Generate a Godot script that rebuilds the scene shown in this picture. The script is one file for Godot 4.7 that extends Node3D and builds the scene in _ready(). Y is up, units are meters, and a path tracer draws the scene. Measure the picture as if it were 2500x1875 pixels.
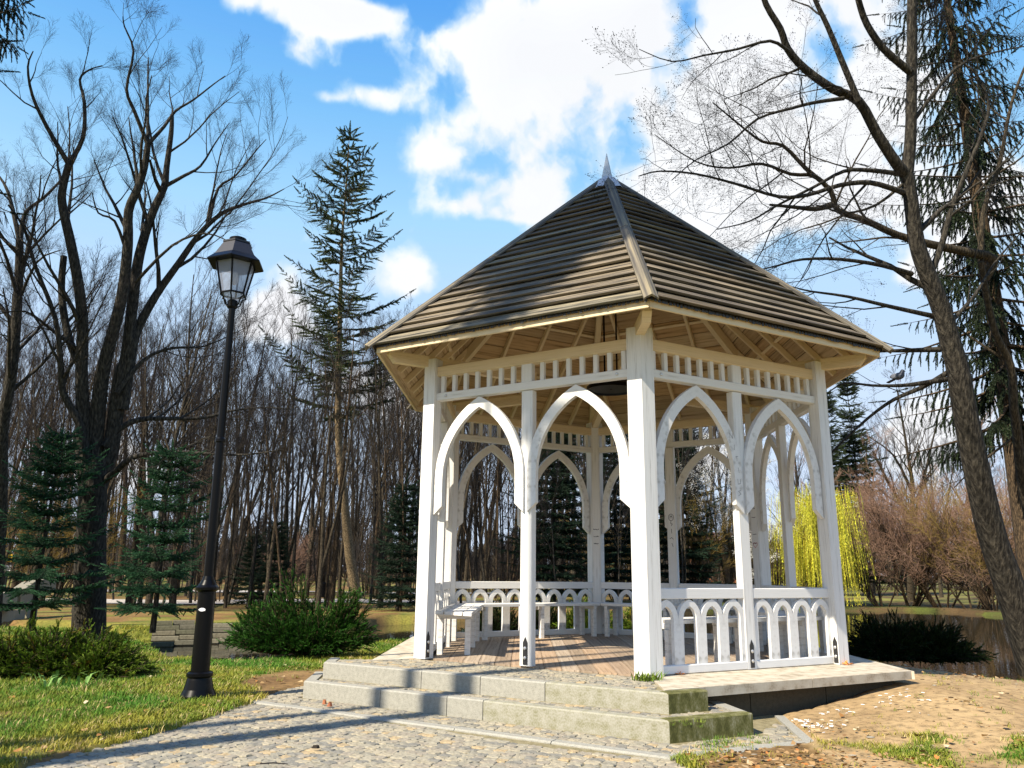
extends Node3D
# A white wooden gazebo beside a park pond in early spring sun.

var rng := RandomNumberGenerator.new()
var used := {}
var M := {}
var gn := FastNoiseLite.new()
const EYE := Vector3(-1.257, 0.993, 11.142)
const R := 2.942          # corner post radius of the gazebo
const AP := 2.5478        # its apothem
const RE := 3.612         # eave corner radius
const EA := 3.128           # eave apothem
const HE := 3.705         # eave height
const HA := 6.947         # roof apex
const GY := -0.318        # ground level at the paving


class Geo:
	var v := PackedVector3Array()
	var n := PackedVector3Array()
	var c := PackedColorArray()
	var ix := PackedInt32Array()
	var col := Color.WHITE
	var tinted := false

	func tri(a: Vector3, b: Vector3, d: Vector3) -> void:   # counter-clockwise seen from outside
		var m := (b - a).cross(d - a).normalized()
		var k := v.size()
		v.append(a); v.append(d); v.append(b)
		n.append(m); n.append(m); n.append(m)
		if tinted:
			c.append(col); c.append(col); c.append(col)
		ix.append(k); ix.append(k + 1); ix.append(k + 2)

	func quad(a: Vector3, b: Vector3, d: Vector3, e: Vector3) -> void:
		var m := (b - a).cross(d - a)
		if m.length_squared() < 1e-14:
			m = (d - a).cross(e - a)
		m = m.normalized()
		var k := v.size()
		v.append(a); v.append(b); v.append(d); v.append(e)
		n.append(m); n.append(m); n.append(m); n.append(m)
		if tinted:
			c.append(col); c.append(col); c.append(col); c.append(col)
		ix.append(k); ix.append(k + 2); ix.append(k + 1)
		ix.append(k); ix.append(k + 3); ix.append(k + 2)

	func extrude(poly: PackedVector2Array, z0: float, z1: float, t := Transform3D.IDENTITY) -> void:
		var area := 0.0
		var k := poly.size()
		for i in k:
			area += poly[i].cross(poly[(i + 1) % k])
		var p := poly.duplicate()
		if area < 0:
			p.reverse()
		for i in k:
			var a := p[i]
			var b := p[(i + 1) % k]
			quad(t * Vector3(a.x, a.y, z0), t * Vector3(b.x, b.y, z0), t * Vector3(b.x, b.y, z1), t * Vector3(a.x, a.y, z1))
		var f := Geometry2D.triangulate_polygon(p)
		for i in range(0, f.size(), 3):
			var a := p[f[i]]
			var b := p[f[i + 1]]
			var d := p[f[i + 2]]
			if (b - a).cross(d - a) < 0:
				var s := b
				b = d
				d = s
			tri(t * Vector3(a.x, a.y, z1), t * Vector3(b.x, b.y, z1), t * Vector3(d.x, d.y, z1))
			tri(t * Vector3(a.x, a.y, z0), t * Vector3(d.x, d.y, z0), t * Vector3(b.x, b.y, z0))

	func box(s: Vector3, t := Transform3D.IDENTITY, ch := 0.007) -> void:   # long axis x, long edges chamfered
		var y := s.y / 2
		var z := s.z / 2
		ch = minf(ch, minf(y, z) * 0.5)
		var p := PackedVector2Array([Vector2(y - ch, -z), Vector2(y, -z + ch), Vector2(y, z - ch), Vector2(y - ch, z), Vector2(-y + ch, z), Vector2(-y, z - ch), Vector2(-y, -z + ch), Vector2(-y + ch, -z)])
		extrude(p, -s.x / 2, s.x / 2, t * Transform3D(Basis(Vector3(0, 1, 0), Vector3(0, 0, 1), Vector3(1, 0, 0)), Vector3.ZERO))

	func bar(a: Vector3, b: Vector3, w: float, h: float, up := Vector3.UP, ch := 0.005) -> void:   # a beam from a to b
		var x := (b - a).normalized()
		var z := x.cross(up).normalized()
		var y := z.cross(x)
		box(Vector3((b - a).length(), h, w), Transform3D(Basis(x, y, z), (a + b) / 2), ch)

	func tube(pts: PackedVector3Array, rad: PackedFloat32Array, sides: int, cap := false) -> void:
		var m := pts.size()
		var base := v.size()
		var u := Vector3.ZERO
		for i in m:
			var t := (pts[mini(i + 1, m - 1)] - pts[maxi(i - 1, 0)]).normalized()
			if i == 0:
				u = t.cross(Vector3(0.31, 0.2, 0.93) if absf(t.z) < 0.8 else Vector3(1, 0.2, 0.1)).normalized()
			else:
				u = (u - t * u.dot(t)).normalized()
			var w := t.cross(u)
			for j in sides:
				var a := TAU * j / sides
				var d := u * cos(a) + w * sin(a)
				v.append(pts[i] + d * rad[i])
				n.append(d)
				if tinted:
					c.append(col)
		for i in m - 1:
			for j in sides:
				var a := base + i * sides + j
				var b := base + i * sides + (j + 1) % sides
				ix.append(a); ix.append(a + sides); ix.append(b)
				ix.append(b); ix.append(a + sides); ix.append(b + sides)
		if cap:
			var k := v.size()
			var t := (pts[m - 1] - pts[m - 2]).normalized()
			v.append(pts[m - 1] + t * rad[m - 1] * 0.3)
			n.append(t)
			if tinted:
				c.append(col)
			for j in sides:
				ix.append(base + (m - 1) * sides + j); ix.append(k); ix.append(base + (m - 1) * sides + (j + 1) % sides)

	func lathe(prof: PackedVector2Array, sides: int, t := Transform3D.IDENTITY, turn := 0.0) -> void:   # (radius, height) upwards, faceted or round by its number of sides
		var flat := sides <= 8
		var ring := func(i: int, j: int) -> Vector3:
			var a: float = TAU * j / sides + turn
			return t * Vector3(sin(a) * prof[i].x, prof[i].y, cos(a) * prof[i].x)
		for i in prof.size() - 1:
			if flat:
				for j in sides:
					quad(ring.call(i, j), ring.call(i, j + 1), ring.call(i + 1, j + 1), ring.call(i + 1, j))
				continue
			var d := prof[i + 1] - prof[i]
			var nr := Vector2(d.y, -d.x).normalized()
			var k := v.size()
			for j in sides + 1:
				var a: float = TAU * j / sides + turn
				for q in 2:
					v.append(t * Vector3(sin(a) * prof[i + q].x, prof[i + q].y, cos(a) * prof[i + q].x))
					n.append((t.basis * Vector3(sin(a) * nr.x, nr.y, cos(a) * nr.x)).normalized())
					if tinted:
						c.append(col)
			for j in sides:
				var a := k + j * 2
				ix.append(a); ix.append(a + 1); ix.append(a + 2)
				ix.append(a + 2); ix.append(a + 1); ix.append(a + 3)

	func ball(p: Vector3, r: Vector3, seg := 8) -> void:
		var k := v.size()
		for i in seg + 1:
			var e := PI * i / seg - PI / 2
			for j in seg * 2 + 1:
				var a := TAU * j / (seg * 2)
				var d := Vector3(cos(e) * sin(a), sin(e), cos(e) * cos(a))
				v.append(p + d * r)
				n.append((d / r).normalized())
				if tinted:
					c.append(col)
		var w := seg * 2 + 1
		for i in seg:
			for j in seg * 2:
				var a := k + i * w + j
				ix.append(a); ix.append(a + w); ix.append(a + 1)
				ix.append(a + 1); ix.append(a + w); ix.append(a + w + 1)

	func append_branch(o: Geo, skip_v: int, skip_i: int) -> void:   # all of o after its first skip_v corners
		var k := v.size() - skip_v
		v.append_array(o.v.slice(skip_v))
		n.append_array(o.n.slice(skip_v))
		for i in range(skip_i, o.ix.size()):
			ix.append(o.ix[i] + k)

	func mesh() -> ArrayMesh:
		var a := []
		a.resize(Mesh.ARRAY_MAX)
		a[Mesh.ARRAY_VERTEX] = v
		a[Mesh.ARRAY_NORMAL] = n
		a[Mesh.ARRAY_INDEX] = ix
		if tinted:
			a[Mesh.ARRAY_COLOR] = c
		var m := ArrayMesh.new()
		m.add_surface_from_arrays(Mesh.PRIMITIVE_TRIANGLES, a)
		return m


func _ready() -> void:
	rng.seed = 20240404
	gn.noise_type = FastNoiseLite.TYPE_SIMPLEX_SMOOTH
	gn.seed = 3
	gn.frequency = 0.03
	gn.fractal_octaves = 3
	# camera, sky, sun
	var cam := Camera3D.new()
	cam.name = "camera"
	cam.transform = Transform3D(Basis(Vector3(0.999828, 0.011158, -0.014788), Vector3(-0.007368, 0.971921, 0.235191), Vector3(0.016997, -0.235042, 0.971837)), EYE)
	cam.fov = 52.3813
	cam.near = 0.05
	cam.far = 2000
	add_child(cam)
	var we := WorldEnvironment.new()
	var env := Environment.new()
	env.background_mode = Environment.BG_SKY
	var sky := Sky.new()
	var pm := PanoramaSkyMaterial.new()
	pm.panorama = ImageTexture.create_from_image(sky_image())
	pm.energy_multiplier = .585
	sky.sky_material = pm
	env.sky = sky
	env.tonemap_mode = Environment.TONE_MAPPER_LINEAR
	env.tonemap_exposure = 1.9
	env.sdfgi_enabled = true
	env.ssao_enabled = true
	env.ssil_enabled = true
	we.environment = env
	add_child(we)
	var sun := DirectionalLight3D.new()
	sun.name = "sun"
	sun.light_energy = 1.6
	sun.light_color = Color(1.0, .95, .86)
	sun.light_angular_distance = 0.5
	sun.shadow_enabled = true
	var to_sun := Vector3(-.538, .701, .468).normalized()
	sun.transform = Transform3D(Basis.looking_at(-to_sun, Vector3.UP), Vector3(0, 20, 0))
	add_child(sun)
	make_materials()
	terrain()
	paths()
	platform()
	steps()
	gazebo()
	benches()
	hero_left()
	hero_right()
	wood()
	evergreens()
	willow()
	blossom()
	lamp_post()
	extras()
	grass()


# ---------------------------------------------------------------- naming, things and parts
func numbered(called: String, parent: Node) -> String:
	var key := str(parent.get_instance_id()) + called
	var k: int = used.get(key, 0)
	used[key] = k + 1
	return called if k == 0 else "%s_%03d" % [called, k]


func tag(o: Node, label: String, category: String, group := "", kind := "") -> Node:
	if label:
		o.set_meta("label", label)
	if category:
		o.set_meta("category", category)
	if group:
		o.set_meta("group", group)
	if kind:
		o.set_meta("kind", kind)
	return o


func thing(called: String, label: String, category: String, at := Vector3.ZERO, turn := 0.0, group := "") -> Node3D:
	var o := Node3D.new()
	o.name = numbered(called, self)
	add_child(o, true)
	o.position = at
	o.rotation.y = turn
	tag(o, label, category, group)
	return o


func part(called: String, m: Mesh, material: Material, parent: Node, t := Transform3D.IDENTITY) -> MeshInstance3D:
	var o := MeshInstance3D.new()
	o.name = numbered(called, parent)
	o.mesh = m
	o.material_override = material
	o.transform = t
	parent.add_child(o, true)
	return o


func many(called: String, m: Mesh, material: Material, where: Array, tint: Array, parent: Node) -> MultiMeshInstance3D:
	var mm := MultiMesh.new()
	mm.transform_format = MultiMesh.TRANSFORM_3D
	mm.use_colors = tint.size() > 0
	mm.instance_count = where.size()
	mm.mesh = m
	for i in where.size():
		mm.set_instance_transform(i, where[i])
		if tint.size():
			mm.set_instance_color(i, tint[i])
	var o := MultiMeshInstance3D.new()
	o.name = numbered(called, parent)
	o.multimesh = mm
	o.material_override = material
	parent.add_child(o, true)
	o.set_meta("kind", "stuff")
	return o


# ---------------------------------------------------------------- materials
func lin(r: float, g: float, b: float) -> Color:
	return Color(r, g, b).linear_to_srgb()


func plain(r: float, g: float, b: float, rough := 0.85, spec := 0.4) -> StandardMaterial3D:
	var m := StandardMaterial3D.new()
	m.albedo_color = lin(r, g, b)
	m.roughness = rough
	m.metallic_specular = spec
	return m


func noise(freq: float, octaves: int, s: int) -> FastNoiseLite:
	var f := FastNoiseLite.new()
	f.noise_type = FastNoiseLite.TYPE_SIMPLEX_SMOOTH
	f.seed = s
	f.frequency = freq
	f.fractal_octaves = octaves
	return f


func texture(size: int, su: float, sv: float, s: int, ramp: Array, speck := 0.0, coarse := 0.35) -> ImageTexture:
	# layered noise, stretched by su, sv, looked up in a ramp of linear colours
	var f := noise(1.0, 3, s)
	var f2 := noise(1.0, 2, s + 7)
	var g := Gradient.new()
	g.offsets = PackedFloat32Array()
	var offs := PackedFloat32Array()
	var cols := PackedColorArray()
	for i in ramp.size():
		offs.append(float(i) / (ramp.size() - 1))
		cols.append(Color(ramp[i].x, ramp[i].y, ramp[i].z).linear_to_srgb())
	g.offsets = offs
	g.colors = cols
	var lut := PackedColorArray()
	for i in 256:
		lut.append(g.sample(i / 255.0))
	var b := PackedByteArray()
	b.resize(size * size * 3)
	var r := RandomNumberGenerator.new()
	r.seed = s
	var k := 0
	for y in size:
		var fy := float(y) / size
		for x in size:
			var fx := float(x) / size
			# mirrored so that the tile has no seam
			var mx := absf(fx * 2.0 - 1.0) * 0.5
			var my := absf(fy * 2.0 - 1.0) * 0.5
			var h := f.get_noise_2d(mx * su, my * sv) * (1.0 - coarse) + f2.get_noise_2d(mx * su * 0.17 + 9.0, my * sv * 0.17) * coarse * 1.6
			h = clampf(0.5 + h * 0.75 + (r.randf() - 0.5) * speck, 0.0, 1.0)
			var cc := lut[int(h * 255.0)]
			b[k] = int(cc.r * 255.0); b[k + 1] = int(cc.g * 255.0); b[k + 2] = int(cc.b * 255.0)
			k += 3
	return ImageTexture.create_from_image(Image.create_from_data(size, size, false, Image.FORMAT_RGB8, b))


func ridged(s: int, ramp: Array) -> ImageTexture:   # fissured bark, longer upwards, without a seam
	var f := FastNoiseLite.new()
	f.seed = s
	f.noise_type = FastNoiseLite.TYPE_SIMPLEX_SMOOTH
	f.frequency = .035
	f.fractal_octaves = 5
	f.fractal_gain = .62
	f.domain_warp_enabled = true
	f.domain_warp_amplitude = 14.0
	f.domain_warp_frequency = .03
	var im := f.get_seamless_image(512, 256)
	im.resize(512, 512, Image.INTERPOLATE_CUBIC)
	im.convert(Image.FORMAT_L8)
	var d := im.get_data()
	var g := Gradient.new()
	var offs := PackedFloat32Array()
	var cols := PackedColorArray()
	for i in ramp.size():
		offs.append(.12 + .76 * float(i) / (ramp.size() - 1))
		cols.append(Color(ramp[i].x, ramp[i].y, ramp[i].z).linear_to_srgb())
	g.offsets = offs
	g.colors = cols
	var b := PackedByteArray()
	b.resize(d.size() * 3)
	var lut := []
	for i in 256:
		var c := g.sample(i / 255.0)
		lut.append([int(c.r * 255), int(c.g * 255), int(c.b * 255)])
	for i in d.size():
		var c: Array = lut[d[i]]
		b[i * 3] = c[0]; b[i * 3 + 1] = c[1]; b[i * 3 + 2] = c[2]
	return ImageTexture.create_from_image(Image.create_from_data(512, 512, false, Image.FORMAT_RGB8, b))


func grained(t: Texture2D, scale: Vector3, rough: float, tint := Color.WHITE, world := false, relief := 0.0, relief_tex: Texture2D = null) -> StandardMaterial3D:
	var m := StandardMaterial3D.new()
	m.albedo_texture = t
	m.albedo_color = tint
	m.roughness = rough
	m.metallic_specular = 0.35
	m.uv1_triplanar = true
	m.uv1_world_triplanar = world
	m.uv1_scale = scale
	m.uv1_triplanar_sharpness = 6.0
	if relief > 0.0:
		m.heightmap_enabled = true
		m.heightmap_texture = relief_tex if relief_tex else t
		m.heightmap_scale = relief
	return m


func make_materials() -> void:
	var white := texture(256, 4.0, 60.0, 11, [Vector3(.3, .29, .27), Vector3(.6, .59, .57), Vector3(.7, .695, .685), Vector3(.72, .715, .705), Vector3(.73, .725, .715), Vector3(.7, .7, .69)], 0.07)
	M.white = grained(white, Vector3(0.5, 2.0, 2.0), 0.5)
	var soft := texture(256, 14.0, 14.0, 29, [Vector3(.45, .44, .42), Vector3(.65, .64, .625), Vector3(.71, .705, .695), Vector3(.725, .72, .71), Vector3(.7, .695, .685)], 0.06)
	M.white_arch = grained(soft, Vector3(0.9, 0.9, 0.9), 0.5)
	var cream := texture(256, 4.0, 60.0, 12, [Vector3(.5, .38, .22), Vector3(.66, .53, .34), Vector3(.7, .57, .38), Vector3(.72, .59, .4)], 0.05)
	M.cream = grained(cream, Vector3(0.5, 2.0, 2.0), 0.6)
	var ceil := texture(256, 5.0, 70.0, 13, [Vector3(.24, .16, .09), Vector3(.5, .37, .22), Vector3(.56, .42, .26), Vector3(.6, .46, .3)], 0.08)
	M.ceil = [grained(ceil, Vector3(0.4, 1.6, 1.6), 0.75), grained(ceil, Vector3(0.4, 1.6, 1.6), 0.75, Color(.9, .88, .86)), grained(ceil, Vector3(0.4, 1.6, 1.6), 0.75, Color(.97, .93, .88))]
	var wood := texture(512, 7.0, 90.0, 14, [Vector3(.014, .0135, .013), Vector3(.055, .052, .047), Vector3(.17, .15, .12), Vector3(.28, .242, .182), Vector3(.39, .33, .245)], 0.14, 0.5)
	var wgrain := texture(256, 5.0, 110.0, 15, [Vector3.ZERO, Vector3.ONE], 0.1, 0.2)
	M.roof = []
	for tint in [Color(1, .97, .92), Color(.9, .88, .85), Color(.8, .78, .77), Color(1, 1, .95), Color(.88, .84, .78)]:
		M.roof.append(grained(wood, Vector3(0.33, 1.3, 1.3), 0.85, tint, false, 0.25, wgrain))
	var capw := texture(256, 5.0, 60.0, 16, [Vector3(.06, .055, .05), Vector3(.16, .14, .105), Vector3(.27, .225, .14)], 0.1, 0.6)
	M.hip = grained(capw, Vector3(0.33, 1.3, 1.3), 0.75)
	var deck := texture(256, 5.0, 80.0, 17, [Vector3(.2, .155, .115), Vector3(.36, .29, .22), Vector3(.41, .335, .26), Vector3(.45, .37, .29)], 0.08, 0.5)
	M.deck = []
	for tint in [Color(1, 1, 1), Color(.93, .9, .88), Color(1, .95, .9), Color(.88, .86, .84)]:
		M.deck.append(grained(deck, Vector3(0.4, 1.5, 1.5), 0.75, tint))
	var granite := texture(512, 120.0, 120.0, 18, [Vector3(.17, .165, .145), Vector3(.28, .275, .24), Vector3(.33, .32, .28), Vector3(.39, .38, .335)], 0.4, 0.2)
	M.granite_moss = grained(texture(512, 50.0, 50.0, 28, [Vector3(.19, .183, .11), Vector3(.265, .257, .195), Vector3(.31, .3, .25), Vector3(.36, .35, .3)], 0.4, 0.35), Vector3(0.9, 0.9, 0.9), 0.85)
	M.granite = grained(granite, Vector3(0.9, 0.9, 0.9), 0.8)
	var mossy := texture(512, 60.0, 30.0, 19, [Vector3(.06, .062, .018), Vector3(.1, .1, .03), Vector3(.15, .145, .06), Vector3(.27, .26, .17)], 0.3, 0.5)
	M.mossy = grained(mossy, Vector3(0.9, 0.9, 0.9), 0.85)
	var slab := texture(512, 60.0, 60.0, 20, [Vector3(.28, .24, .18), Vector3(.42, .37, .29), Vector3(.46, .42, .34), Vector3(.5, .46, .38)], 0.16, 0.6)
	M.slab = grained(slab, Vector3(0.5, 0.5, 0.5), 0.85)
	M.plinth = grained(granite, Vector3(0.9, 0.9, 0.9), 0.85, Color(.5, .48, .44))
	var cob := texture(256, 40.0, 40.0, 21, [Vector3(.55, .55, .55), Vector3(.8, .8, .8), Vector3(.9, .9, .9), Vector3(1, 1, 1)], 0.3, 0.5)
	M.cobble = []
	for tint in [Vector3(.35, .32, .245), Vector3(.29, .27, .215), Vector3(.37, .33, .245), Vector3(.23, .22, .19), Vector3(.42, .33, .2), Vector3(.32, .285, .225)]:
		M.cobble.append(grained(cob, Vector3(3, 3, 3), 0.85, lin(tint.x, tint.y, tint.z), true, 0.3))
	M.joint = grained(texture(256, 60.0, 60.0, 22, [Vector3(.13, .11, .06), Vector3(.22, .19, .11), Vector3(.28, .245, .15)], 0.4), Vector3(1.2, 1.2, 1.2), 1.0, Color.WHITE, true)
	var iron := plain(.003, .003, .0035, 0.3, 0.28)
	M.iron = iron
	M.lamp_hood = plain(.02, .02, .024, 0.4, 0.45)
	M.strap = plain(.02, .02, .022, 0.5, 0.5)
	M.bolt = plain(.55, .55, .55, 0.35)
	M.bolt.metallic = 0.7
	M.zinc = plain(.62, .62, .61, 0.5)
	M.zinc.metallic = 0.35
	var gl := StandardMaterial3D.new()
	gl.transparency = BaseMaterial3D.TRANSPARENCY_ALPHA
	gl.albedo_color = Color(.62, .66, .75, .5)
	gl.roughness = 0.35
	M.glass = gl
	var bark := ridged(23, [Vector3(.008, .007, .006), Vector3(.022, .0195, .016), Vector3(.045, .04, .032), Vector3(.085, .075, .058)])
	var barkh := ridged(23, [Vector3.ZERO, Vector3.ONE])
	M.bark = grained(bark, Vector3(1.0, .55, 1.0), 0.95, Color.WHITE, true, 2.0, barkh)
	M.bark_grey = grained(bark, Vector3(1.6, .8, 1.6), 0.95, Color(1.15, 1.1, 1.02), true, 1.2, barkh)
	M.bark_brown = grained(bark, Vector3(1.4, .7, 1.4), 0.95, Color(1.25, 1.12, .98), true, 1.5, barkh)
	M.bark_pale = grained(bark, Vector3(1.6, .8, 1.6), 0.95, Color(2.3, 2.15, 1.9), true, 1.0, barkh)
	M.twig = plain(.027, .024, .025, 0.9, 0.2)
	M.twig_grey = plain(.05, .046, .045, 0.9, 0.2)
	M.twig_red = plain(.26, .165, .12, 0.9, 0.2)
	M.twig_brown = plain(.05, .042, .037, 0.9, 0.2)
	M.twig_ochre = plain(.24, .17, .05, 0.9, 0.2)
	M.leaf = StandardMaterial3D.new()
	M.leaf.vertex_color_use_as_albedo = true
	M.leaf.roughness = 0.75
	M.leaf.metallic_specular = 0.25
	M.leaf.backlight_enabled = true
	M.leaf.backlight = Color(.35, .35, .3)
	M.needle = StandardMaterial3D.new()
	M.needle.vertex_color_use_as_albedo = true
	M.needle.roughness = 0.6
	M.needle.metallic_specular = 0.3
	M.tinted = StandardMaterial3D.new()
	M.tinted.vertex_color_use_as_albedo = true
	M.tinted.roughness = 0.95
	M.tinted.metallic_specular = 0.2
	var soil := texture(512, 90.0, 90.0, 25, [Vector3(.45, .45, .45), Vector3(.8, .8, .8), Vector3(.95, .95, .95), Vector3(1.0, 1.0, 1.0)], 0.35, 0.5)
	M.ground = grained(soil, Vector3(.55, .55, .55), 1.0, Color.WHITE, true, 1.2)
	M.ground.vertex_color_use_as_albedo = true
	M.gravel = grained(soil, Vector3(.5, .5, .5), 1.0, lin(.5, .46, .42), true)
	var w := plain(.035, .028, .016, 0.03, 0.5)
	var rip := noise(0.02, 3, 31)
	var ri := rip.get_seamless_image(512, 512)
	ri.convert(Image.FORMAT_RGBA8)
	ri.bump_map_to_normal_map(1.2)
	w.normal_enabled = true
	w.normal_texture = ImageTexture.create_from_image(ri)
	w.normal_scale = 0.12
	w.uv1_triplanar = true
	w.uv1_world_triplanar = true
	w.uv1_scale = Vector3(.25, .25, .25)
	M.water = w
	M.ink = plain(.02, .018, .03, 0.7)
	M.red_ink = plain(.45, .1, .1, 0.7)
	M.stone = []
	for tint in [Vector3(.19, .17, .115), Vector3(.15, .14, .1), Vector3(.22, .2, .14), Vector3(.13, .125, .08)]:
		M.stone.append(grained(cob, Vector3(2, 2, 2), 0.95, lin(tint.x, tint.y, tint.z), true))
	M.concrete = plain(.24, .22, .17, 0.9)
	M.paper = plain(.8, .8, .82, 0.8)


# ---------------------------------------------------------------- the gazebo
func side(k: int) -> Transform3D:   # side k: x along the side, z outwards, origin in the middle of the floor
	return Transform3D(Basis(Vector3.UP, PI / 6 + k * PI / 3), Vector3.ZERO)


func corner(k: int) -> Transform3D:   # corner k: z outwards through the post
	return Transform3D(Basis(Vector3.UP, k * PI / 3), Vector3.ZERO)


func shift(x: float, y: float, z: float) -> Transform3D:
	return Transform3D(Basis.IDENTITY, Vector3(x, y, z))


func arch_shape(half_out: float, half_in: float, rise: float, foot: float, cut: float) -> PackedVector2Array:
	# a pointed arch: straight feet with slanted ends, two arcs that meet in the point
	var rho := (half_out * half_out + rise * rise) / (2 * half_out)
	var cx := half_out - rho
	var ri := rho - (half_out - half_in)
	var p := PackedVector2Array()
	p.append(Vector2(half_out, -foot))
	var e0 := acos(-cx / rho)
	for i in 13:
		var a := e0 * i / 12
		p.append(Vector2(cx + rho * cos(a), rho * sin(a)))
	for i in range(1, 13):
		var a := e0 * (12 - i) / 12
		p.append(Vector2(-cx - rho * cos(a), rho * sin(a)))
	p.append(Vector2(-half_out, -foot))
	p.append(Vector2(-half_in, -foot + cut))
	var e1 := acos(-cx / ri)
	for i in 13:
		var a := e1 * i / 12
		p.append(Vector2(-cx - ri * cos(a), ri * sin(a)))
	for i in range(1, 13):
		var a := e1 * (12 - i) / 12
		p.append(Vector2(cx + ri * cos(a), ri * sin(a)))
	p.append(Vector2(half_in, -foot + cut))
	return p


func scribble(called: String, lines: Array, m: Material, parent: Node, t: Transform3D, w := 0.0035) -> void:   # pen strokes on a flat face, x right, y up
	var g := Geo.new()
	for l in lines:
		for i in l.size() - 1:
			var a: Vector2 = l[i]
			var b: Vector2 = l[i + 1]
			var d := (b - a).normalized() * w
			var s := Vector2(-d.y, d.x)
			a -= d * 0.5
			b += d * 0.5
			g.quad(Vector3(a.x - s.x, a.y - s.y, 0.002), Vector3(b.x - s.x, b.y - s.y, 0.002), Vector3(b.x + s.x, b.y + s.y, 0.002), Vector3(a.x + s.x, a.y + s.y, 0.002))
	part(called, g.mesh(), m, parent, t)


func scrawl(width: float, s: int, letters := 4) -> Array:
	var r := RandomNumberGenerator.new()
	r.seed = s
	var out := []
	var l := []
	for i in letters * 3:
		var h := width / letters
		l.append(Vector2(-width / 2 + width * i / (letters * 3.0), (r.randf() - 0.3) * h * (1.3 if i % 3 == 1 else 0.6)))
	out.append(l)
	return out


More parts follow.
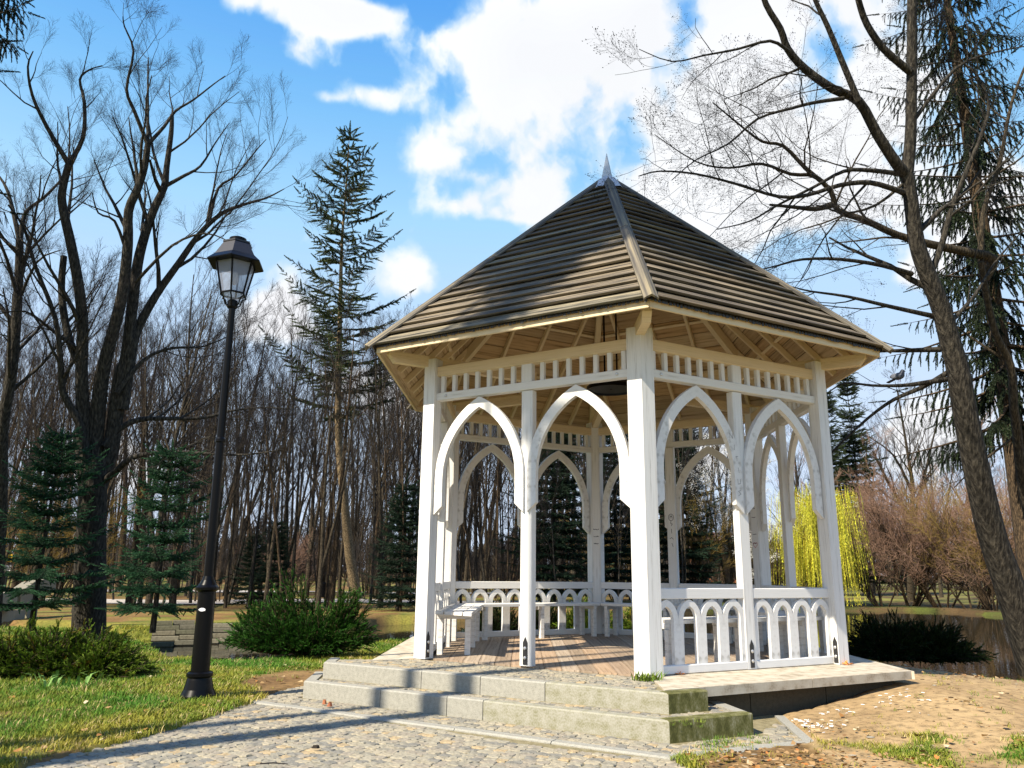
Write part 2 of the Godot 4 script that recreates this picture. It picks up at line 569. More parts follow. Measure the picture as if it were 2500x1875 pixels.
func gazebo() -> Node3D:
	var t := thing("gazebo", "white six-sided wooden gazebo with pointed arches and a steep dark board roof", "gazebo")
	# corner posts: five-sided, the outer edge on the corner
	var w := 0.169
	var s := 0.157
	var pp := PackedVector2Array([Vector2(0, 0), Vector2(.866 * w, .5 * w), Vector2(.866 * w - .5 * s, .5 * w + .866 * s), Vector2(-.866 * w + .5 * s, .5 * w + .866 * s), Vector2(-.866 * w, .5 * w)])
	var post := Geo.new()
	# local x is the post's height so that the grain runs along it
	post.extrude(pp, 0.0, 3.64, Transform3D(Basis(Vector3(0, 1, 0), Vector3(0, 0, 1), Vector3(1, 0, 0)), Vector3.ZERO))
	var post_m := post.mesh()
	var strap := Geo.new()
	strap.extrude(PackedVector2Array([Vector2(-.029, 0), Vector2(.029, 0), Vector2(.029, .23), Vector2(0, .29), Vector2(-.029, .23)]), 0, .006)
	var strap_m := strap.mesh()
	var bolt := Geo.new()
	bolt.lathe(PackedVector2Array([Vector2(.019, 0), Vector2(.019, .007), Vector2(.012, .014), Vector2(0.0005, .016)]), 12, Transform3D(Basis(Vector3.RIGHT, PI / 2), Vector3.ZERO))
	var bolt_m := bolt.mesh()
	var posts := []
	for k in 6:
		# x up, y tangential, z inwards -> turned into the corner frame
		var f := corner(k) * Transform3D(Basis(Vector3(0, 1, 0), Vector3(1, 0, 0), Vector3(0, 0, -1)), Vector3(0, 0.003, R))
		var p := part("corner_post", post_m, M.white, t, f)
		posts.append(p)
		for sg in ([1] if k == 5 else ([-1] if k == 1 else [])):
			var mid := Vector3(sg * (.866 * w - .25 * s), 0.02, R - (.5 * w + .433 * s))
			var nrm := Vector3(sg * .866, 0, -.5)
			mid = Vector3(sg * (.866 * w - .13 * s), 0.02, R - (.5 * w + .225 * s))
			var ft := corner(k) * Transform3D(Basis(Vector3.UP.cross(nrm), Vector3.UP, nrm), mid + nrm * .001)
			var sp := part("post_strap", strap_m, M.strap, p, f.affine_inverse() * ft)
			for by in [.07, .17]:
				part("bolt", bolt_m, M.bolt, sp, shift(0, by, .006))
	# per side
	var arch := Geo.new()
	arch.extrude(arch_shape(.63, .515, .985, .43, .1), -.03, .03)
	var arch_m := arch.mesh()
	var beam_l := Geo.new()
	beam_l.box(Vector3(2.62, .098, .1))
	var beam_u := Geo.new()
	beam_u.box(Vector3(2.62, .128, .11))
	var mid_post := Geo.new()
	mid_post.box(Vector3(3.085, .15, .1))
	var mid_block := Geo.new()
	mid_block.box(Vector3(.216, .15, .08))
	var bal := Geo.new()
	bal.box(Vector3(.226, .055, .05), Transform3D.IDENTITY, .004)
	var rail := Geo.new()
	rail.box(Vector3(1.235, .11, .07))
	var sill := Geo.new()
	sill.box(Vector3(1.235, .085, .075))
	var lanc := Geo.new()
	lanc.extrude(arch_shape(.1565, .091, .2, .449, 0.0), -.024, .024)
	var ms := {"arch": arch_m, "lb": beam_l.mesh(), "ub": beam_u.mesh(), "mp": mid_post.mesh(), "mb": mid_block.mesh(), "bal": bal.mesh(), "rail": rail.mesh(), "sill": sill.mesh(), "lanc": lanc.mesh()}
	var upright := Transform3D(Basis(Vector3(0, 1, 0), Vector3(-1, 0, 0), Vector3(0, 0, 1)), Vector3.ZERO)
	var mids := []
	var archs := []
	for k in 6:
		var f := side(k)
		part("lower_beam", ms.lb, M.white, t, f * shift(0, 3.146, AP - .1))
		part("upper_beam", ms.ub, M.cream, t, f * shift(0, 3.477, AP - .105))
		var mp := part("middle_post", ms.mp, M.white, t, f * shift(0, 1.548, AP - .127) * upright)
		mids.append(mp)
		if k == 5 or k == 0:
			var sp := part("post_strap", strap_m, M.strap, mp, (f * shift(0, 1.548, AP - .127) * upright).affine_inverse() * f * shift(0, .02, AP - .076))
			for by in [.07, .17]:
				part("bolt", bolt_m, M.bolt, sp, shift(0, by, .006))
		part("frieze_block", ms.mb, M.white, t, f * shift(0, 3.304, AP - .1) * upright)
		for sg in [-1, 1]:
			for i in 7:
				part("frieze_baluster", ms.bal, M.white, t, f * shift(sg * (.072 + .0 + .172 * (i + .75)), 3.304, AP - .1) * upright)
			archs.append(part("pointed_arch", arch_m, M.white_arch, t, f * shift(sg * .655, 2.1, AP - .073)))
			if k != 5:
				part("rail", ms.rail, M.white, t, f * shift(sg * .693, .8, AP - .115))
				part("sill", ms.sill, M.white, t, f * shift(sg * .693, .048, AP - .115))
				for i in 4:
					part("rail_arch", ms.lanc, M.white_arch, t, f * shift(sg * (.065 + .314 * (i + .5)), .54, AP - .112))
	part("bolt", bolt_m, M.bolt, t, side(5) * shift(1.16, 3.146, AP - .05))
	part("bolt", bolt_m, M.bolt, t, side(5) * shift(-1.16, 3.146, AP - .05))
	part("bolt", bolt_m, M.bolt, t, side(0) * shift(-1.16, 3.146, AP - .05))
	# marks on the wood, scratched and written by visitors
	var back := posts[3] as Node3D
	var inner := corner(3) * Transform3D(Basis(Vector3.UP, PI), Vector3(0, 0, R - (.5 * w + .866 * s) - .001))
	for i in 3:
		scribble("handwriting", scrawl(.1 - .01 * i, 40 + i, 5), M.ink, back, back.transform.affine_inverse() * inner * shift(0, 1.74 - i * .12, 0))
	var bw := mids[2] as Node3D
	var inner2 := side(2) * Transform3D(Basis(Vector3.UP, PI), Vector3(0, 0, AP - .178))
	var circle := []
	for i in 13:
		circle.append(Vector2(sin(TAU * i / 12) * .045, cos(TAU * i / 12) * .055 + .02))
	scribble("handwriting", [circle, [Vector2(-.02, .0), Vector2(-.015, .05), Vector2(0, .02), Vector2(.015, .05), Vector2(.02, 0)], [Vector2(0, -.035), Vector2(-.01, -.08), Vector2(.02, -.09), Vector2(.0, -.12)], [Vector2(0, -.17), Vector2(.004, -.24)], [Vector2(-.03, -.33), Vector2(0, -.31), Vector2(.03, -.34)], [Vector2(0, -.4), Vector2(.02, -.46)]], M.ink, bw, bw.transform.affine_inverse() * inner2 * shift(0, 1.9, 0))
	var br := posts[2] as Node3D
	var inner3 := corner(2) * Transform3D(Basis(Vector3.UP, PI), Vector3(0, 0, R - (.5 * w + .866 * s) - .001))
	for i in 4:
		scribble("handwriting", scrawl(.08, 60 + i, 4), M.ink, br, br.transform.affine_inverse() * inner3 * shift(0, 2.02 - i * .14 - (0.12 if i > 1 else 0.0), 0))
	var heart := []
	for i in 17:
		var a := TAU * i / 16
		heart.append(Vector2(pow(sin(a), 3) * .045, (13 * cos(a) - 5 * cos(2 * a) - 2 * cos(3 * a) - cos(4 * a)) * .0028))
	scribble("heart_drawing", [heart], M.red_ink, br, br.transform.affine_inverse() * inner3 * shift(0, 1.46, 0))
	var ra := archs[0] as Node3D
	for i in 6:
		var y := -.2 + i * .13
		var x := -.575 + maxf(0, y - .0) * maxf(0, y) * .42
		var ch: Array = [[[Vector2(.02, .03), Vector2(-.02, .02), Vector2(.02, -.01), Vector2(-.02, -.03)]], [[Vector2(-.02, .03), Vector2(-.015, -.03), Vector2(.02, -.02), Vector2(.02, .03)]], [[Vector2(0, .03), Vector2(.01, -.03)]], [[Vector2(-.02, .02), Vector2(.02, .03)], [Vector2(0, .03), Vector2(0, -.03)]], [[Vector2(0, .03), Vector2(0, -.03)]], [[Vector2(-.02, -.03), Vector2(-.02, .03), Vector2(.02, -.03), Vector2(.02, .03)]]][i]
		scribble("carved_letter", ch, M.ink, archs[1 - 1], shift(-x, y, .0302), .0018)
	# ---- roof
	var roof := Node3D.new()
	roof.name = "roof"
	t.add_child(roof)
	var rise := HA - HE
	var ls := sqrt(EA * EA + rise * rise)
	var up := Vector3(0, rise, -EA) / ls
	var out := Vector3(0, EA, rise) / ls
	var rows := 22
	var e := ls / rows
	for k in 6:
		for i in rows:
			var s0 := i * e - (.02 if i == 0 else 0.0)
			var s1 := minf(i * e + e * 1.22, ls - .02)
			var h0 := (1 - s0 / ls) * RE / 2 + .012 - rng.randf() * .02
			var h1 := (1 - s1 / ls) * RE / 2 + .012
			var g := Geo.new()
			var ox := rng.randf() * 9.0
			var oy := rng.randf() * 3.0
			var lift := .046 + (rng.randf() - .5) * .014
			var th := .028
			var dz := [(rng.randf() - .5) * .008, (rng.randf() - .5) * .008]
			var top := [Vector3(-h0, 0, lift + th + dz[0]), Vector3(h0, 0, lift + th + dz[1]), Vector3(h1, s1 - s0, th * .9), Vector3(-h1, s1 - s0, th * .9)]
			var o := Vector3(ox, oy, 0)
			var low := []
			for q in 4:
				top[q] += o
				low.append(top[q] - Vector3(0, 0, th))
			g.quad(top[0], top[1], top[2], top[3])
			g.quad(low[3], low[2], low[1], low[0])
			for q in 4:
				g.quad(low[q], low[(q + 1) % 4], top[(q + 1) % 4], top[q])
			var b := Basis(Vector3.RIGHT, up, out)
			part("roof_board", g.mesh(), M.roof[rng.randi() % 5], roof, side(k) * Transform3D(b, Vector3(0, HE, EA) + up * s0) * shift(-ox, -oy, 0))
		# ceiling boards under them
		var rows2 := 16
		var e2 := ls / rows2
		for i in rows2:
			var s0 := i * e2
			var s1 := i * e2 + e2 - .012
			var h0 := (1 - s0 / ls) * RE / 2 - .01
			var h1 := (1 - s1 / ls) * RE / 2 - .01
			if h1 < .06:
				continue
			var g := Geo.new()
			var o := Vector3(rng.randf() * 7, rng.randf() * 3, 0)
			g.extrude(PackedVector2Array([Vector2(-h0 + o.x, o.y), Vector2(h0 + o.x, o.y), Vector2(h1 + o.x, s1 - s0 + o.y), Vector2(-h1 + o.x, s1 - s0 + o.y)]), -.022, -.002)
			part("ceiling_board", g.mesh(), M.ceil[rng.randi() % 3], roof, side(k) * Transform3D(Basis(Vector3.RIGHT, up, out), Vector3(0, HE, EA) + up * s0) * Transform3D(Basis.IDENTITY, -o + Vector3(0, 0, -.006)))
		# rafters and battens
		for x in [-1.25, -.62, 0.0, .62, 1.25]:
			var smax: float = ls * (1 - absf(x) * 2 / RE) - .12
			var a := Vector3(x, HE, EA) + up * .08 - out * .075
			var b := Vector3(x, HE, EA) + up * smax - out * .075
			var g := Geo.new()
			g.box(Vector3(a.distance_to(b), .085, .05))
			part("rafter", g.mesh(), M.cream, roof, side(k) * Transform3D(Basis(up, out, up.cross(out)), (a + b) / 2))
		for s0 in [.95, 1.9, 2.9]:
			var h: float = (1 - s0 / ls) * RE / 2 - .07
			var g := Geo.new()
			g.box(Vector3(h * 2, .05, .045))
			part("batten", g.mesh(), M.cream, roof, side(k) * Transform3D(Basis(Vector3.RIGHT, up, out), Vector3(0, HE, EA) + up * s0 - out * .05))
		# fascia and the dark drip edge along the eave
		var fa := Geo.new()
		fa.extrude(PackedVector2Array([Vector2(-RE / 2 + .01, -.04), Vector2(RE / 2 - .01, -.04), Vector2(RE / 2 - .01, .045), Vector2(-RE / 2 + .01, .045)]), -.028, 0)
		part("fascia", fa.mesh(), M.cream, roof, side(k) * shift(0, HE - .03, EA - .012))
		var de := Geo.new()
		for i in 74:
			var x0 := -RE / 2 + RE * i / 74.0
			var x1 := x0 + RE / 74.0 * (.55 + .4 * rng.randf())
			var dy := .014 + rng.randf() * .02
			de.extrude(PackedVector2Array([Vector2(x0, -dy), Vector2(x1, -dy), Vector2(x1, .016), Vector2(x0, .016)]), 0, .006)
		part("drip_edge", de.mesh(), M.strap, roof, side(k) * shift(0, HE + .012, EA + .012))
	for k in 6:
		var f := corner(k)
		var a := Vector3(0, HE, RE)
		var b := Vector3(0, HA, 0)
		var d := (b - a).normalized()
		var nn := Vector3(0, RE, HA - HE).normalized()
		# the hip caps: folded boards in two lengths
		for q in [[-.02, .46], [.463, .985]]:
			var g := Geo.new()
			var prof := PackedVector2Array([Vector2(-.075, .04), Vector2(0, .085), Vector2(.075, .04), Vector2(.075, .062), Vector2(0, .108), Vector2(-.075, .062)])
			var l: float = a.distance_to(b) * (q[1] - q[0])
			# local x along the cap
			g.extrude(prof, 0, l, Transform3D(Basis(Vector3(0, 1, 0), Vector3(0, 0, 1), Vector3(1, 0, 0)), Vector3.ZERO))
			part("hip_cap", g.mesh(), M.hip, roof, f * Transform3D(Basis(d, nn.cross(d), nn), a.lerp(b, q[0])) * Transform3D(Basis(Vector3.RIGHT, Vector3.UP, Vector3.BACK), Vector3.ZERO))
		var g2 := Geo.new()
		g2.box(Vector3(a.distance_to(b) * .93, .15, .1))
		part("hip_rafter", g2.mesh(), M.cream, roof, f * Transform3D(Basis(d, nn, d.cross(nn)), a.lerp(b, .5) - nn * .13))
		# the tie that lies on the post and carries the corner of the eave
		var g3 := Geo.new()
		g3.extrude(PackedVector2Array([Vector2(1.3, 0), Vector2(3.36, 0), Vector2(3.44, .1), Vector2(3.44, .14), Vector2(1.3, .14)]), -.05, .05, Transform3D(Basis(Vector3(0, 0, 1), Vector3(0, 1, 0), Vector3(-1, 0, 0)), Vector3.ZERO))
		part("tie_beam", g3.mesh(), M.cream, roof, f * shift(0, 3.545, 0))
	var fin := Geo.new()
	fin.lathe(PackedVector2Array([Vector2(.34, 6.73), Vector2(.2, 6.93), Vector2(.085, 7.02), Vector2(.004, 7.44)]), 6, Transform3D.IDENTITY, PI / 6)
	part("finial", fin.mesh(), M.zinc, roof)
	# the dark round lamp under the roof on two rods
	var lampt := thing("hanging_lamp", "black round shade hanging on two thin rods under the gazebo roof", "lamp", Vector3(0, 3.6, 0))
	var dg := Geo.new()
	dg.lathe(PackedVector2Array([Vector2(.02, .02), Vector2(.3, .02), Vector2(.36, .0), Vector2(.36, .05), Vector2(.24, .16), Vector2(.06, .2), Vector2(.002, .2)]), 28)
	part("shade", dg.mesh(), M.iron, lampt)
	for x in [-.09, .09]:
		var rg := Geo.new()
		rg.tube(PackedVector3Array([Vector3(x, .18, 0), Vector3(x, 2.85, 0)]), PackedFloat32Array([.014, .014]), 8)
		part("rod", rg.mesh(), M.iron, lampt)
	return t


func benches() -> void:
	var where := ["along the right front rail of the gazebo", "along the right rear rail of the gazebo", "along the far right rail of the gazebo", "along the far left rail of the gazebo", "along the left gazebo rail, its open end by the entrance"]
	for k in 5:
		var t := thing("bench", "white slatted wooden bench %s" % where[k], "bench", Vector3.ZERO, PI / 6 + k * PI / 3, "benches round the inside of the gazebo")
		for i in 4:
			var z0 := AP - .2 - i * .122
			var z1 := z0 - .106
			var xs := []
			for z in [z0, z1]:
				var l: float = -z * .5774 + .006
				var r: float = z * .5774 - .006
				if k == 4:
					r = 1.12 + (AP - .2 - z) * .85
				if k == 0:
					l = -1.02
				xs.append([l, r])
			var g := Geo.new()
			g.extrude(PackedVector2Array([Vector2(xs[0][0], -z0), Vector2(xs[0][1], -z0), Vector2(xs[1][1], -z1), Vector2(xs[1][0], -z1)]), .487, .525, Transform3D(Basis(Vector3(1, 0, 0), Vector3(0, 0, -1), Vector3(0, 1, 0)), Vector3.ZERO))
			part("seat_slat", g.mesh(), M.white, t)
		var lx := [-1.0, 0.0, 1.0]
		for x in lx:
			var cg := Geo.new()
			cg.box(Vector3(.44, .06, .05), Transform3D(Basis(Vector3.UP, PI / 2), Vector3(x, .457, AP - .43)))
			part("cross_bar", cg.mesh(), M.white, t)
			for z in [AP - .6, AP - .26]:
				var g := Geo.new()
				g.box(Vector3(.427, .07, .07), Transform3D(Basis(Vector3(0, 1, 0), Vector3(-1, 0, 0), Vector3(0, 0, 1)), Vector3(x, .2135, z)))
				part("leg", g.mesh(), M.white, t)


# ---------------------------------------------------------------- platform, steps and paving
func platform() -> void:
	var t := thing("gazebo_platform", "low six-sided platform with pale concrete edge slabs and a brown board floor", "platform")
	tag(t, "", "", "", "")
	# floor boards run to the back
	var x := -2.5
	while x < 2.5:
		var a := x + .003
		var b := x + .181
		var g := Geo.new()
		var o := Vector2(rng.randf() * 5, 0)
		var lim := func(xx: float, sg: float) -> float:
			# the floor's outline along z at xx: a hexagon with its corners on z
			return sg * minf(2.78, (AP - .1) / .866 - absf(xx) * .5774)
		var pa := PackedVector2Array([Vector2(a, lim.call(a, -1)), Vector2(b, lim.call(b, -1)), Vector2(b, lim.call(b, 1)), Vector2(a, lim.call(a, 1))])
		if absf(a) < AP - .1 and absf(b) < AP - .1:
			# local x along the board
			var q := PackedVector2Array()
			for p in pa:
				q.append(Vector2(p.y + o.x, p.x - x))
			g.extrude(q, -.03, .004)
			part("floor_board", g.mesh(), M.deck[rng.randi() % 4], t, Transform3D(Basis(Vector3(0, 0, 1), Vector3(-1, 0, 0), Vector3(0, -1, 0)) * Basis(Vector3.RIGHT, PI), Vector3(x, 0, -o.x)))
		x += .184
	var sub := Geo.new()
	var hex := func(ap: float) -> PackedVector2Array:
		var p := PackedVector2Array()
		for k in 6:
			p.append(Vector2(sin(k * PI / 3), cos(k * PI / 3)) * ap / .866)
		return p
	var flat := Transform3D(Basis(Vector3(1, 0, 0), Vector3(0, 0, 1), Vector3(0, -1, 0)), Vector3.ZERO)
	sub.extrude(hex.call(AP - .02), .035, .05, flat)
	part("underfloor", sub.mesh(), M.strap, t)
	# concrete slabs round five sides; the front one is broader than the rest
	for k in 5:
		var i0 := 2.44
		var i1 := 3.27 if k == 0 else 3.0
		var xl := -i1 * .5774
		var xr := i1 * .5774
		if k == 0:
			xr = 1.58
		elif k == 1:
			xl = -2.08
		for q in [[0, 1], [1, 2]]:
			var xi := [-i0 * .5774, -.006, i0 * .5774]
			var xo := [xl, -.006, xr]
			var g := Geo.new()
			var e := .004 if q[0] == 1 else -.004
			g.extrude(PackedVector2Array([Vector2(xi[q[0]] + (e if q[0] == 1 else 0.0), i0), Vector2(xi[q[1]] + (e if q[1] == 1 else 0.0), i0), Vector2(xo[q[1]] + (e if q[1] == 1 else 0.0), i1), Vector2(xo[q[0]] + (e if q[0] == 1 else 0.0), i1)]), 0.0, .085, flat)
			part("edge_slab", g.mesh(), M.slab, t, side(k))
		for i in 3:
			var g := Geo.new()
			var w := (xr - xl - .25) / 3.0
			var x0 := xl + .125 + i * w
			g.extrude(PackedVector2Array([Vector2(x0, -.9), Vector2(x0 + w - .012, -.9), Vector2(x0 + w - .012, -.088), Vector2(x0, -.088)]), i1 - .29, i1 - .17)
			part("plinth_panel", g.mesh(), M.plinth, t, side(k))


func cobble_meshes(n: int, s: int) -> Array:
	var r := RandomNumberGenerator.new()
	r.seed = s
	var out := []
	for i in n:
		var g := Geo.new()
		var k := 12
		var top := PackedVector3Array()
		var mid := PackedVector3Array()
		var low := PackedVector3Array()
		for j in k:
			var a := TAU * j / k + (r.randf() - .5) * .25
			# a rounded square
			var cx := cos(a)
			var sx := sin(a)
			var m := pow(pow(absf(cx), 7.0) + pow(absf(sx), 7.0), -1 / 7.0) * (.92 + r.randf() * .13)
			var p := Vector3(cx * m, 0, sx * m) * .5
			top.append(p * (.89 + r.randf() * .05) + Vector3(0, (r.randf() - .5) * .12, 0))
			mid.append(p * 1.01 + Vector3(0, -.12, 0))
			low.append(p + Vector3(0, -.4, 0))
		var c := Vector3(0, .02 + r.randf() * .05, 0)
		for j in k:
			var q := (j + 1) % k
			g.tri(c, top[q], top[j])
			g.quad(top[j], top[q], mid[q], mid[j])
			g.quad(mid[j], mid[q], low[q], low[j])
		out.append(g.mesh())
	return out


func lay(poly: PackedVector2Array, f: Transform3D, y: float, pitch: Vector2, s: int, fan := 0.0) -> Array:
	# places for stones in rows along x inside an outline given in side frame (x, z)
	var r := RandomNumberGenerator.new()
	r.seed = s
	var out := []
	var lo := poly[0]
	var hi := poly[0]
	for p in poly:
		lo = lo.min(p)
		hi = hi.max(p)
	var z := lo.y + pitch.y * .5
	while z < hi.y:
		var x := lo.x + r.randf() * pitch.x
		while x < hi.x:
			var w := pitch.x * (.75 + r.randf() * .5)
			var cx := x + w / 2
			var cz := z + sin(cx * 1.3) * fan + (r.randf() - .5) * pitch.y * .12
			if Geometry2D.is_point_in_polygon(Vector2(cx, cz), poly):
				var b := Basis(Vector3.UP, (r.randf() - .5) * .22) * Basis(Vector3.RIGHT, (r.randf() - .5) * .08) * Basis(Vector3(0, 0, 1), (r.randf() - .5) * .08)
				b = b * Basis.from_scale(Vector3(w * 1.03, .05 + r.randf() * .02, pitch.y * 1.04)) * Basis(Vector3.UP, PI / 2 * (r.randi() % 4) if absf(w - pitch.y) < .02 else PI * (r.randi() % 2))
				out.append(f * Transform3D(b, Vector3(cx, y + (r.randf() - .5) * .008, cz)))
			x += w
		z += pitch.y
	return out


func pave(places: Array, parent: Node, singles: int) -> void:
	# the stones nearest to the camera are single parts, the rest one mass
	places.sort_custom(func(a, b): return a.origin.distance_squared_to(EYE) < b.origin.distance_squared_to(EYE))
	var kinds := cobble_meshes(10, 77)
	var rest := {}
	for i in places.size():
		var m: int = rng.randi() % 10
		var c: int = [0, 0, 1, 1, 2, 2, 3, 3, 4, 5, 5][rng.randi() % 11]
		if i < singles:
			part("cobble", kinds[m], M.cobble[c], parent, places[i])
		else:
			var key := c
			if not rest.has(key):
				rest[key] = []
			rest[key].append(places[i])
	for key in rest:
		many("cobbles", kinds[key], M.cobble[key], rest[key], [], parent)


func kerb(parent: Node, a: Vector2, b: Vector2, y0: float, y1: float, width: float, f: Transform3D, cuts: Array, m: Material) -> void:
	# kerb stones along a -> b in side frame, thickness towards the left of the way
	var d := (b - a).normalized()
	var nl := Vector2(d.y, -d.x)
	var l := a.distance_to(b)
	var at := [0.0]
	at.append_array(cuts)
	at.append(1.0)
	for i in at.size() - 1:
		var s0: float = at[i] * l + (.004 if i else 0.0)
		var s1: float = at[i + 1] * l - (.004 if i < at.size() - 2 else 0.0)
		var h := y1 - y0
		var ch := .012
		var g := Geo.new()
		var prof := PackedVector2Array([Vector2(0, 0), Vector2(width, 0), Vector2(width, h), Vector2(ch, h), Vector2(0, h - ch)])
		# prof x inwards, y up; extruded along the kerb
		g.extrude(prof, 0, s1 - s0)
		var ax := Vector3(nl.x, 0, nl.y)
		var az := Vector3(d.x, 0, d.y)
		part("kerb_stone", g.mesh(), M.granite_moss if m == M.granite and a.x < -1.9 and y1 > GY + .1 and i == at.size() - 2 and at.size() > 3 else m, parent, f * Transform3D(Basis(ax, Vector3.UP, az), Vector3(a.x, y0 + (rng.randf() - .5) * .004, a.y) + az * s0))


func steps() -> void:
	var t := thing("stone_steps", "two broad granite-edged steps with cobbled treads in front of the gazebo", "steps")
	var f := side(5)
	var y1 := -.158
	var U := [Vector2(-2.32, 3.05), Vector2(-2.06, 3.42), Vector2(1.97, 3.42), Vector2(2.2, 3.05)]
	var L := [Vector2(-2.46, 3.13), Vector2(-1.99, 3.775), Vector2(2.1, 3.775), Vector2(2.58, 3.03), Vector2(2.06, 2.42)]
	kerb(t, U[0], U[1], y1 - .02, 0.0, .12, f, [], M.granite)
	kerb(t, U[1], U[2], y1 - .02, -.002, .12, f, [.34, .52, .7], M.granite)
	kerb(t, U[2], U[3], y1 - .02, 0.001, .12, f, [], M.mossy)
	kerb(t, L[0], L[1], GY - .03, y1, .12, f, [], M.granite)
	kerb(t, L[1], L[2], GY - .03, y1 - .002, .12, f, [.26, .46, .56], M.granite)
	kerb(t, L[2], L[3], GY - .03, y1 + .001, .12, f, [], M.mossy)
	kerb(t, L[3], L[4], GY - .03, y1 - .001, .12, f, [], M.granite)
	var bed := Geo.new()
	var flat := Transform3D(Basis(Vector3(1, 0, 0), Vector3(0, 0, 1), Vector3(0, -1, 0)), Vector3.ZERO)
	bed.extrude(PackedVector2Array([Vector2(-1.43, 2.46), Vector2(1.43, 2.46), Vector2(1.9, 3.3), Vector2(1.9, 3.33), Vector2(-2.0, 3.33), Vector2(-2.2, 3.05)]), .016, .5, flat)
	bed.extrude(PackedVector2Array([Vector2(-2.3, 3.1), Vector2(-1.95, 3.69), Vector2(2.05, 3.69), Vector2(2.46, 3.04), Vector2(2.0, 2.5), Vector2(1.5, 2.6)]), .174, .5, flat)
	part("mortar_bed", bed.mesh(), M.joint, t, f)
	var pl := lay(PackedVector2Array([Vector2(-1.5, 2.52), Vector2(1.45, 2.52), Vector2(1.86, 3.29), Vector2(-1.98, 3.29), Vector2(-2.16, 3.06)]), f, -.008, Vector2(.092, .078), 5)
	pl.append_array(lay(PackedVector2Array([Vector2(-2.3, 3.16), Vector2(-2.05, 3.47), Vector2(2.02, 3.47), Vector2(2.26, 3.1), Vector2(2.22, 2.95), Vector2(2.42, 3.05), Vector2(2.0, 3.65), Vector2(-1.93, 3.65)]), f, -.166, Vector2(.092, .076), 6))
	pl.append_array(lay(PackedVector2Array([Vector2(1.98, 3.46), Vector2(2.24, 3.1), Vector2(2.0, 2.6), Vector2(2.06, 2.56), Vector2(2.42, 3.03), Vector2(2.02, 3.6)]), f, -.168, Vector2(.092, .076), 8))
	pave(pl, t, 300)


func path_outline() -> PackedVector2Array:   # in world (x, z)
	return PackedVector2Array([Vector2(-3.95, 1.75), Vector2(-4.06, 3.06), Vector2(-4.24, 4.31), Vector2(-4.62, 5.44), Vector2(-5.3, 7.0), Vector2(-6.4, 9.2), Vector2(-8, 12), Vector2(-10, 16), Vector2(-2, 18), Vector2(1.4, 12), Vector2(.55, 8), Vector2(.12, 5.9), Vector2(-.16, 4.93), Vector2(1.13, 4.27), Vector2(1.25, 3.0), Vector2(0.6, 2.2), Vector2(-2.5, 0)])


func paths() -> void:
	var o := path_outline()
	var g := Geo.new()
	var flat := Transform3D(Basis(Vector3(1, 0, 0), Vector3(0, 0, 1), Vector3(0, -1, 0)), Vector3.ZERO)
	g.extrude(o, -GY + .016, -GY + .1, flat)
	var p := part("path", g.mesh(), M.joint, self)
	tag(p, "pale cobbled path leading to the gazebo steps", "path", "", "structure")
	var f := side(5)
	var inv := f.affine_inverse()
	# apron between the border and the steps, then the path itself
	var apron := PackedVector2Array([Vector2(-2.62, 3.25), Vector2(-2.66, 3.9), Vector2(-2.5, 4.22), Vector2(2.26, 4.22), Vector2(3.02, 3.15), Vector2(2.6, 2.3), Vector2(2.65, 3.03), Vector2(2.12, 3.82), Vector2(-2.0, 3.82), Vector2(-2.5, 3.14)])
	var pl := lay(apron, f, GY - .006, Vector2(.095, .08), 11)
	kerb(p, Vector2(-2.66, 4.33), Vector2(2.3, 4.33), GY - .05, GY + .004, .1, f, [.2, .42, .61, .8], M.granite)
	kerb(p, Vector2(2.3, 4.33), Vector2(3.12, 3.15), GY - .05, GY + .006, .1, f, [.5], M.granite)
	kerb(p, Vector2(3.12, 3.15), Vector2(2.62, 2.0), GY - .05, GY + .005, .1, f, [.5], M.granite)
	var q := PackedVector2Array()
	for w in [Vector2(-4.05, 2.1), Vector2(-4.1, 3.06), Vector2(-4.28, 4.31), Vector2(-4.66, 5.44), Vector2(-5.3, 7.0), Vector2(-5.9, 8.2), Vector2(.5, 8.2), Vector2(.1, 5.9), Vector2(-.18, 4.98)]:
		var l: Vector3 = inv * Vector3(w.x, 0, w.y)
		q.append(Vector2(l.x, maxf(l.z, 4.35)))
	pl.append_array(lay(q, f, GY - .006, Vector2(.105, .09), 12, .12))
	pave(pl, p, 300)


# ---------------------------------------------------------------- the lie of the land
const NEAR := [[-180, 60], [-120, 60], [-60, 30], [-36, 26], [-30, 23.6], [-27, 22.3], [-25.4, 19], [-23.4, 15.6], [-18.3, 15.0], [-13.7, 16.5], [-8.4, 18.9], [5, 18.5], [13.6, 18], [22, 16.2], [26, 14.6], [29, 13.8], [31.4, 14.6], [33.6, 23.5], [40, 27], [70, 31], [120, 60], [180, 60]]
const FAR := [[-180, 60.1], [-120, 60.1], [-60, 33], [-36, 28.5], [-30, 26], [-24.4, 21.6], [-18.3, 22.6], [-13.8, 24.3], [-8.4, 28.3], [5, 35], [13.7, 44], [21.9, 46.5], [26.2, 49], [30.9, 45], [45, 48], [70, 45], [120, 60.1], [180, 60.1]]
const WATER := -0.8


func table(t: Array, a: float) -> float:
	for i in t.size() - 1:
		if a <= t[i + 1][0]:
			var u: float = clampf((a - t[i][0]) / (t[i + 1][0] - t[i][0]), 0, 1)
			u = u * u * (3 - 2 * u)
			return lerpf(t[i][1], t[i + 1][1], u)
	return t[-1][1]


